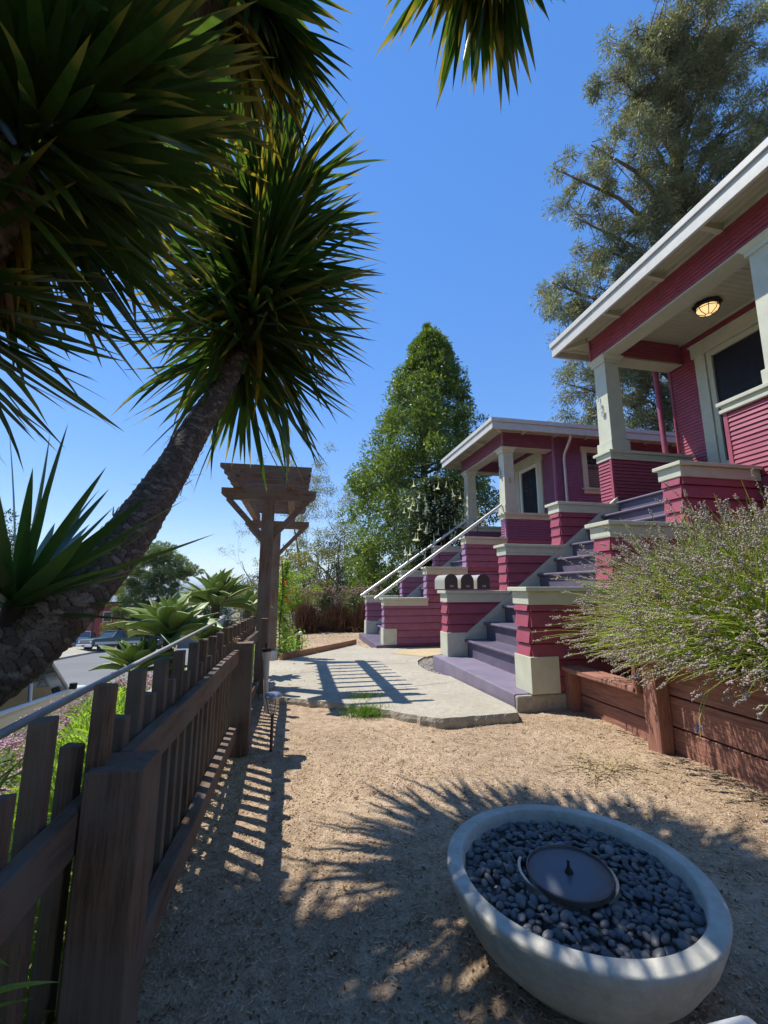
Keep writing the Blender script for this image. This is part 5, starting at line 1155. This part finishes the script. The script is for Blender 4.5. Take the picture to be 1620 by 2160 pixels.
# ------------------------------------------------------------ houses over the road
def hutch(label, x0, x1, y0, y1, z0, z1, mat, ridge, roofmat, axis='x', wins=(), group='houses across the street'):
    t = thing('house', label, 'house', ((x0+x1)/2, y0, z0), group); MB().box(x0, x1, y0, y1, z0-.6, z1).build('wall', mat, t)
    m = MB(); o = .35
    if ridge > 0:
        if axis == 'y': xm = (x0+x1)/2; m.poly_y([(x0-o, z1-.05), (x1+o, z1-.05), (xm, z1+ridge)], y0-o, y1+o)
        else: ym = (y0+y1)/2; m.add([(x0-o, y0-o, z1-.05), (x1+o, y0-o, z1-.05), (x1+o, y1+o, z1-.05), (x0-o, y1+o, z1-.05), (x0-o, ym, z1+ridge), (x1+o, ym, z1+ridge)], [(0, 1, 2, 3), (0, 1, 5, 4), (2, 3, 4, 5), (0, 4, 3), (1, 2, 5)])
    else: m.box(x0-.15, x1+.15, y0-.15, y1+.15, z1, z1+.2)
    m.build('roof', roofmat, t)
    for (a, b, c, d) in wins:
        m = MB(); m.box(a-.08, b+.08, y0-.06, y0+.02, c-.08, d+.08); w_ = m.build('window', M['white'], t); MB().box(a, b, y0-.075, y0-.061, c, d).build('pane', M['glass'], w_)
    return t
tan = paint('tan_stucco', (.5, .42, .32), .9, .06, .1, .2); red = paint('red_stucco', (.38, .07, .07), .85, .08, .1, .3); lil = paint('grey_lilac_wall', (.42, .38, .38), .8, .05, .1); roofg = paint('tan_shingle', (.42, .34, .3), .9, .1, .2, .4)
hutch('tan house with pale gable and arched window left of the leaning trunk', -33, -24.5, 50, 58, -3.9, -.2, tan, 1.3, roofg, 'y', ((-27.2, -26, -3, -1.6), (-30.5, -29, -3, -1.5)))
hutch('small red stucco house with one dark window behind the utility pole', -21.5, -17.9, 50.5, 56, -4.2, -.55, red, 0, red, 'x', ((-19.2, -18.5, -2.2, -1.3),))
hutch('lilac grey house with a flat pale roof beside the red house', -17.8, -13.2, 53, 60, -4.2, -.35, lil, 0, lil)
hutch('low pale roofed house behind the agaves', -13.2, -8.8, 56, 62, -5.6, -2.6, lil, 0, lil, wins=((-12.5, -11.5, -4.6, -3.6),))
hutch('grey house block at the water end, right of the pine', -42, -36, 260, 275, -19, -3.5, lil, 0, lil)
up = thing('utility_pole', 'plain brown wooden utility pole in front of the red house', 'pole', (-18.6, 46.5, -4.3)); m = MB(); m.tube([(-18.6, 46.5, -4.5), (-18.6, 46.5, 4.2)], [.16, .12], 10); m.build('shaft', M['twig'], up)
m = MB(); m.box(-19.5, -17.7, 46.42, 46.52, 3.6, 3.72); m.build('crossarm', M['twig'], up)
# far shore: long pale sheds, tree line
wh = plain('far_white_wall', (.75, .76, .76), .8); gr = plain('far_grey_roof', (.45, .47, .5), .8)
for k, (x, y, w_, h_, d) in enumerate(((-760, 1800, 150, 13, 60), (-590, 1840, 120, 17, 50), (-450, 1800, 110, 12, 60), (-330, 1850, 90, 18, 50), (-900, 1860, 110, 16, 60), (-1100, 1820, 160, 12, 60), (-200, 1830, 80, 12, 60))):
    t = thing('warehouse', ['long low white shed on the far shore right of the pine', 'taller pale shed in the middle of the far shore', 'white shed on the far shore above the tall agave', 'pale shed on the far shore just left of the pergola', 'white shed on the far shore behind the pine', 'far shore shed hidden behind the pine trunk', 'far shore shed behind the pergola post'][k], 'warehouse', (x, y, -29), 'sheds on the far shore')
    MB().box(x-w_/2, x+w_/2, y, y+d, -30, -29+h_).build('wall', wh, t); MB().box(x-w_/2-2, x+w_/2+2, y-2, y+d+2, -29+h_, -27+h_).build('roof', gr if k % 2 else wh, t)
n = 5000; x = rng.uniform(-2400, 900, n); y = rng.uniform(1900, 2400, n); zt = 12*(.5+.5*np.sin(x*.013)*np.sin(x*.0047+2))+6
V, F = scatter(octv, octf, np.stack([x, y, -28+zt*rng.uniform(.1, 1, n)], 1), frames(rdir(n)), rng.uniform(7, 17, n)); tag(np_mesh('far_woods', V, F, M['darkleaf']), 'dark line of far off trees behind the pale sheds over the water', 'trees', kind='stuff')
# ------------------------------------------------------------ vehicles
GL = plain('car_glass', (.03, .04, .05), .05, 0, .9); RB = plain('tyre_rubber', (.02, .02, .02), .8); CH = plain('chrome', (.6, .6, .6), .2, .9)
def veh_place(root, x, y, yaw, s_):
    z = hgt(x, y)+.03; sl = math.atan((hgt(x, y+1)-hgt(x, y-1))/2)
    root.location = (x, y, z); root.scale = (s_,)*3
    root.rotation_euler = (Matrix.Rotation(sl, 3, 'X') @ Matrix.Rotation(yaw, 3, 'Z')).to_euler()
def profile_body(m, pts, w, inset=None, mi=0):
    # pts (y,z,halfwidth) outline side view; extruded across x with own half widths
    n = len(pts); vs = [(-p[2], p[0], p[1]) for p in pts]+[(p[2], p[0], p[1]) for p in pts]
    m.add(vs, [tuple(range(n)), tuple(range(n, 2*n))[::-1]]+[(i, (i+1) % n, n+(i+1) % n, n+i) for i in range(n)], mi)
def wheel(root, x, y, r):
    m = MB(); sx = 1 if x > 0 else -1
    m.tube([(x-sx*.2, y, r), (x-sx*.02, y, r), (x, y, r)], [r, r, r*.93], 24); w_ = m.build('wheel', RB, root); m = MB(); m.tube([(x-sx*.01, y, r), (x+sx*.012, y, r)], [r*.6, r*.5], 18); m.build('rim', CH, w_)
def car(label, paintm, x, y, yaw, s_, L=4.5, H=1.45, kind='sedan'):
    t = thing('parked_car' if kind != 'van' else 'parked_van', label, 'car' if kind != 'van' else 'van', (0, 0, 0), 'vehicles parked on the street')
    h = L/2; m = MB(); zs_ = .55*H; W = .88
    profile_body(m, [(h, .45, W*.9), (h, .25, W*.9), (h-.1, .2, W), (-h+.1, .2, W), (-h, .3, W*.9), (-h, .62, W*.9), (-h+.15, zs_+.08, W*.92), (-h*.45, zs_+.14, W), (h*.5, zs_+.12, W), (h-.12, zs_, W*.93)], W); b = m.build('body', paintm, t, bev=.06, seg=4)
    m = MB(); y0, y1, y2, y3 = (-h*.5, -h*.22, h*.38, h*.78) if kind == 'sedan' else (-h*.62, -h*.4, h*.8, h*.92); z0 = zs_+.1
    vs = []
    for (yy, z, ww) in ((y0, z0, W*.95), (y3, z0, W*.95), (y1, H, W*.78), (y2, H, W*.78)): vs += [(-ww, yy, z), (ww, yy, z)]
    m.hexa(vs); m.build('windows', GL, t, bev=.04, seg=3)
    m = MB(); m.hexa([(-W*.8, y1-.05, H-.02), (W*.8, y1-.05, H-.02), (-W*.8, y2+.05, H-.02), (W*.8, y2+.05, H-.02), (-W*.74, y1+.04, H+.04), (W*.74, y1+.04, H+.04), (-W*.74, y2-.04, H+.04), (W*.74, y2-.04, H+.04)])
    for sx in (-1, 1):
        for (ya, yb) in ((y0, y1), (y3, y2), ((y0+y3)/2, (y1+y2)/2)): m.bar((sx*W*.955, ya, z0), (sx*W*.79, yb, H), .06, .05, (0, 1, 0))
    m.build('roof', paintm, t, bev=.02)
    for sx in (-1, 1):
        MB().box(sx*(W+.03)-.0, sx*(W+.17), y0+.12, y0+.22, zs_+.14, zs_+.28).build('mirror', RB, t, bev=.03, seg=3)
        m = MB(); m.box(sx*W*.86-.12, sx*W*.86+.02 if sx > 0 else sx*W*.86+.12, -h-.015, -h+.1, .5, .64); m.build('headlight', M['white'], t, bev=.02)
        m = MB(); m.box(sx*.62-.14, sx*.62+.14, h-.02, h+.012, .55, .7); m.build('tail_light', plain('tail_red', (.5, .01, .01), .3), t)
        for yy in (-h*.62, h*.6): wheel(t, sx*W*1.0, yy, .32)
    veh_place(t, x, y, yaw, s_); return t
silver = plain('silver_paint', (.72, .75, .74), .3, .05); blue = plain('slate_blue_paint', (.13, .18, .24), .25, .4)
car('silver car parked on the near kerb below the leaning trunk', silver, -5.45, 9.65, R(180), .97, 4.6, 1.72)
car('slate blue minivan parked behind the old pickup across the street', blue, -18.2, 44.0, R(12), .8, 4.7, 1.75, 'van')
car('dark truck partly hidden by shrubs right of the old pickup', plain('dark_paint', (.04, .05, .07), .35, .3), -12.2, 45.5, R(-10), .8, 4.7, 1.85, 'van')
# old pickup
pk_ = thing('pickup_truck', 'old green and white pickup parked facing the camera across the street', 'pickup', (0, 0, 0), 'vehicles parked on the street')
dg = plain('dark_green_paint', (.05, .11, .1), .3, .2); cw_ = plain('cream_paint', (.62, .62, .58), .35)
W = .95; m = MB(); profile_body(m, [(2.6, .55, W), (2.6, 1.12, W), (.55, 1.12, W), (.55, 1.14, W), (-.75, 1.16, W), (-2.35, 1.06, W*.97), (-2.5, 1.0, W*.95), (-2.5, .62, W*.96), (-2.3, .55, W)], W); m.build('body', dg, pk_, bev=.04, seg=3)
m = MB(); m.box(-W-.012, W+.012, -2.3, 2.58, .58, .80); m.build('side_trim', cw_, pk_, bev=.01)
m = MB(); vs = []
for (yy, z, ww) in ((-.75, 1.15, W*.95), (.6, 1.15, W*.95), (-.25, 1.68, W*.8), (.5, 1.68, W*.8)): vs += [(-ww, yy, z), (ww, yy, z)]
m.hexa(vs); m.build('windows', GL, pk_, bev=.03)
m = MB(); m.box(-W*.82, W*.82, -.32, .56, 1.67, 1.76)
for sx in (-1, 1):
    for ya, yb in ((-.76, -.26), (.6, .5), (-.1, .05)): m.bar((sx*W*.955, ya, 1.15), (sx*W*.81, yb, 1.68), .07, .06, (0, 1, 0))
m.build('cab_roof', dg, pk_, bev=.03)
m = MB(); m.box(-W*.93, W*.93, -2.54, -2.49, .66, 1.0); m.build('grille', M['dark'], pk_); m = MB(); m.box(-W*.95, W*.95, -2.57, -2.53, .95, 1.02); m.box(-W*.95, W*.95, -2.57, -2.53, .8, .86); m.box(-W*.95, W*.95, -2.56, -2.53, .64, .68); m.build('grille_bar', cw_, pk_)
m = MB(); m.box(-W*1.02, W*1.02, -2.68, -2.55, .4, .62); m.build('bumper', cw_, pk_, bev=.03); m = MB(); m.box(-.18, .18, -2.7, -2.685, .44, .56); m.build('number_plate', M['glass'], pk_)
for sx in (-1, 1):
    m = MB(); m.tube([(sx*.74, -2.53, .83), (sx*.74, -2.58, .83)], .09, 16); m.build('headlight', M['white'], pk_)
    for yy in (-1.6, 1.55): wheel(pk_, sx*(W+.0), yy, .36)
m = MB(); m.box(-W+.08, W-.08, .7, 2.5, 1.121, 1.13); m.build('truck_bed', M['dark'], pk_)
veh_place(pk_, -13.7, 38.0, R(-33), .84)
# ------------------------------------------------------------ loose things on the ground
def chips(n, xr, yr, L, mat, name, label, thin=.12, dens=None):
    x = rng.uniform(*xr, n); y = rng.uniform(*yr, n)
    k = ~((y > 3.85) & (x > -.1) & (y < 11)) & (np.hypot(x-BX, y-BY) > .2) & ~((x > 2.0) & (y > 3.8)) & ~(x > 2.73) ; x, y = x[k], y[k]; n = len(x)
    z = np.array([yardz(a, b) for a, b in zip(x, y)])+rng.uniform(.001, .006, n); D = rdir(n, -.25, .3); l = rng.uniform(*L, n)
    T = np.array([(-.5, thin/2, 0), (.5, thin/2, .04), (.5, -thin/2, .04), (-.5, -thin/2, 0)]); V, F = scatter(T, np.array([(0, 1, 2, 3)]), np.stack([x, y, z], 1), frames(D, rng.uniform(-.7, .7, n)), l)
    return tag(np_mesh(name, V, F, M[mat]), label, 'mulch', kind='stuff')
chips(52000, (-.6, 3), (.2, 5.2), (.006, .02), 'straw', 'shredded_mulch', 'fine shredded tan mulch scattered over the yard', .22)
chips(14000, (-.6, 3), (.2, 5.2), (.005, .016), 'dead', 'dark_mulch', 'dark crumbs of bark among the tan mulch', .35)
chips(9000, (-.3, 3), (8.5, 14), (.02, .04), 'straw', 'far_mulch', 'coarser tan mulch in the yard beyond the timber edging', .25)
chips(600, (-.5, 2.6), (.3, 4.2), (.03, .1), 'straw', 'dry_grass_stems', 'long dry grass stems lying on the mulch', .02)
x = rng.uniform(1.9, 2.6, 3500); y = rng.uniform(5.6, 7.9, 3500); k = (y > 6.3) | (x < 2.1); x, y = x[k], y[k]
V, F = scatter(octv, octf, np.stack([x, y, np.array([zpad(b) for b in y])-.035], 1), frames(rdir(len(x))), rng.uniform(.008, .02, len(x))); tag(np_mesh('gravel', V, F, plain('grey_gravel', (.25, .22, .19), .8, var=.4)), 'grey gravel filling the curved gap beside the purple slab', 'gravel', kind='stuff')
n = 260; x = rng.uniform(-.3, 2.5, n); y = rng.uniform(.6, 8.5, n); z = np.array([(zpad(b)+.008 if b > 4.9 else yardz(a, b)+.008) for a, b in zip(x, y)]); k = ~((y > 3.6) & (y < 4.9)) & (np.hypot(x-BX, y-BY) > .43) & ~((x > 1.9) & (y > 3.6)); x, y, z = x[k], y[k], z[k]; n = len(x)
V, F = scatter(LEAF, LEAF_F, np.stack([x, y, z], 1), frames(rdir(n, -.1, .2), rng.uniform(-.5, .5, n)), rng.uniform(.012, .04, n)); tag(np_mesh('leaf_litter', V, F, M['dead']), 'scattered small dry brown leaves on the path and mulch', 'leaf litter', kind='stuff')
wp = thing('wilted_weed', 'dry wilted weed pulled up and lying on the mulch before the timber wall', 'weed', (2.1, 2.62, 0))
n = 420; pos = np.stack([rng.normal(2.05, .13, n), rng.normal(2.66, .12, n), rng.uniform(.01, .06, n)], 1); V, F = scatter(LEAF, LEAF_F, pos, frames(rdir(n, -.3, .6)), rng.uniform(.015, .04, n)); np_mesh('leaves', V, F, M['straw2'], wp)
m = MB()
for k in range(16):
    a = random.uniform(0, 6.28); L = random.uniform(.15, .38); c0 = Vector((2.02+random.uniform(-.1, .1), 2.66+random.uniform(-.08, .08), .03)); d = Vector((math.cos(a), math.sin(a), 0)); m.tube([c0, c0+d*L*.5+Vector((0, 0, .03)), c0+d*L+Vector((0, 0, -.005))], .0022, 4)
m.build('stems', M['twig'], wp)
gt = thing('grass_tuft', 'small bright green grass tuft growing against the broken edge of the path', 'grass tuft', (.72, 4.2, .01)); n = 420
P0 = np.array([.72, 4.19, .01])+rng.normal(0, 1, (n, 3))*np.array([.09, .06, .0]); P2 = P0+rng.normal(0, 1, (n, 3))*np.array([.05, .05, 0])+np.stack([np.zeros(n), np.zeros(n), rng.uniform(.05, .13, n)], 1)
V, F, _ = ribbon(P0, (P0+P2)/2+np.array([0, 0, .02]), P2, .0022, 3); np_mesh('blades', V, F, M['tuft'], gt)
gt = thing('grass_tuft', 'thin grass sprouting from the crack inside the pergola shadow', 'grass tuft', (.75, 4.6, .08)); n = 150
P0 = np.stack([rng.normal(.74, .09, n), rng.normal(4.66, .03, n), np.full(n, .07)], 1); P2 = P0+rng.normal(0, 1, (n, 3))*np.array([.03, .03, 0])+np.array([0, 0, .05]); V, F, _ = ribbon(P0, (P0+P2)/2, P2, .002, 2); np_mesh('grass_blades', V, F, M['tuft'], gt)['kind'] = 'stuff'
m = MB(); m.tube([(1.08, 2.88, .018), (1.2, 2.85, .022), (1.3, 2.9, .018)], .004, 5); tag(m.build('twig', M['twig'], None, (1.15, 2.87, 0)), 'short dark twig on the sunlit mulch', 'twig')

# ------------------------------------------------------------ haze over the bay
hz = MB(); hz.box(-6100, 6100, -90, 9100, -38, 95); ho = hz.build('haze', [])
hm_ = bpy.data.materials.new('haze'); hm_.use_nodes = True; hn_ = hm_.node_tree; hn_.nodes.remove(hn_.nodes['Principled BSDF'])
pv = hn_.nodes.new('ShaderNodeVolumePrincipled'); pv.inputs['Color'].default_value = (.72, .84, 1, 1); pv.inputs['Density'].default_value = .00022
hn_.links.new(pv.outputs[0], hn_.nodes['Material Output'].inputs['Volume']); ho.data.materials.append(hm_); tag(ho, kind='stuff')
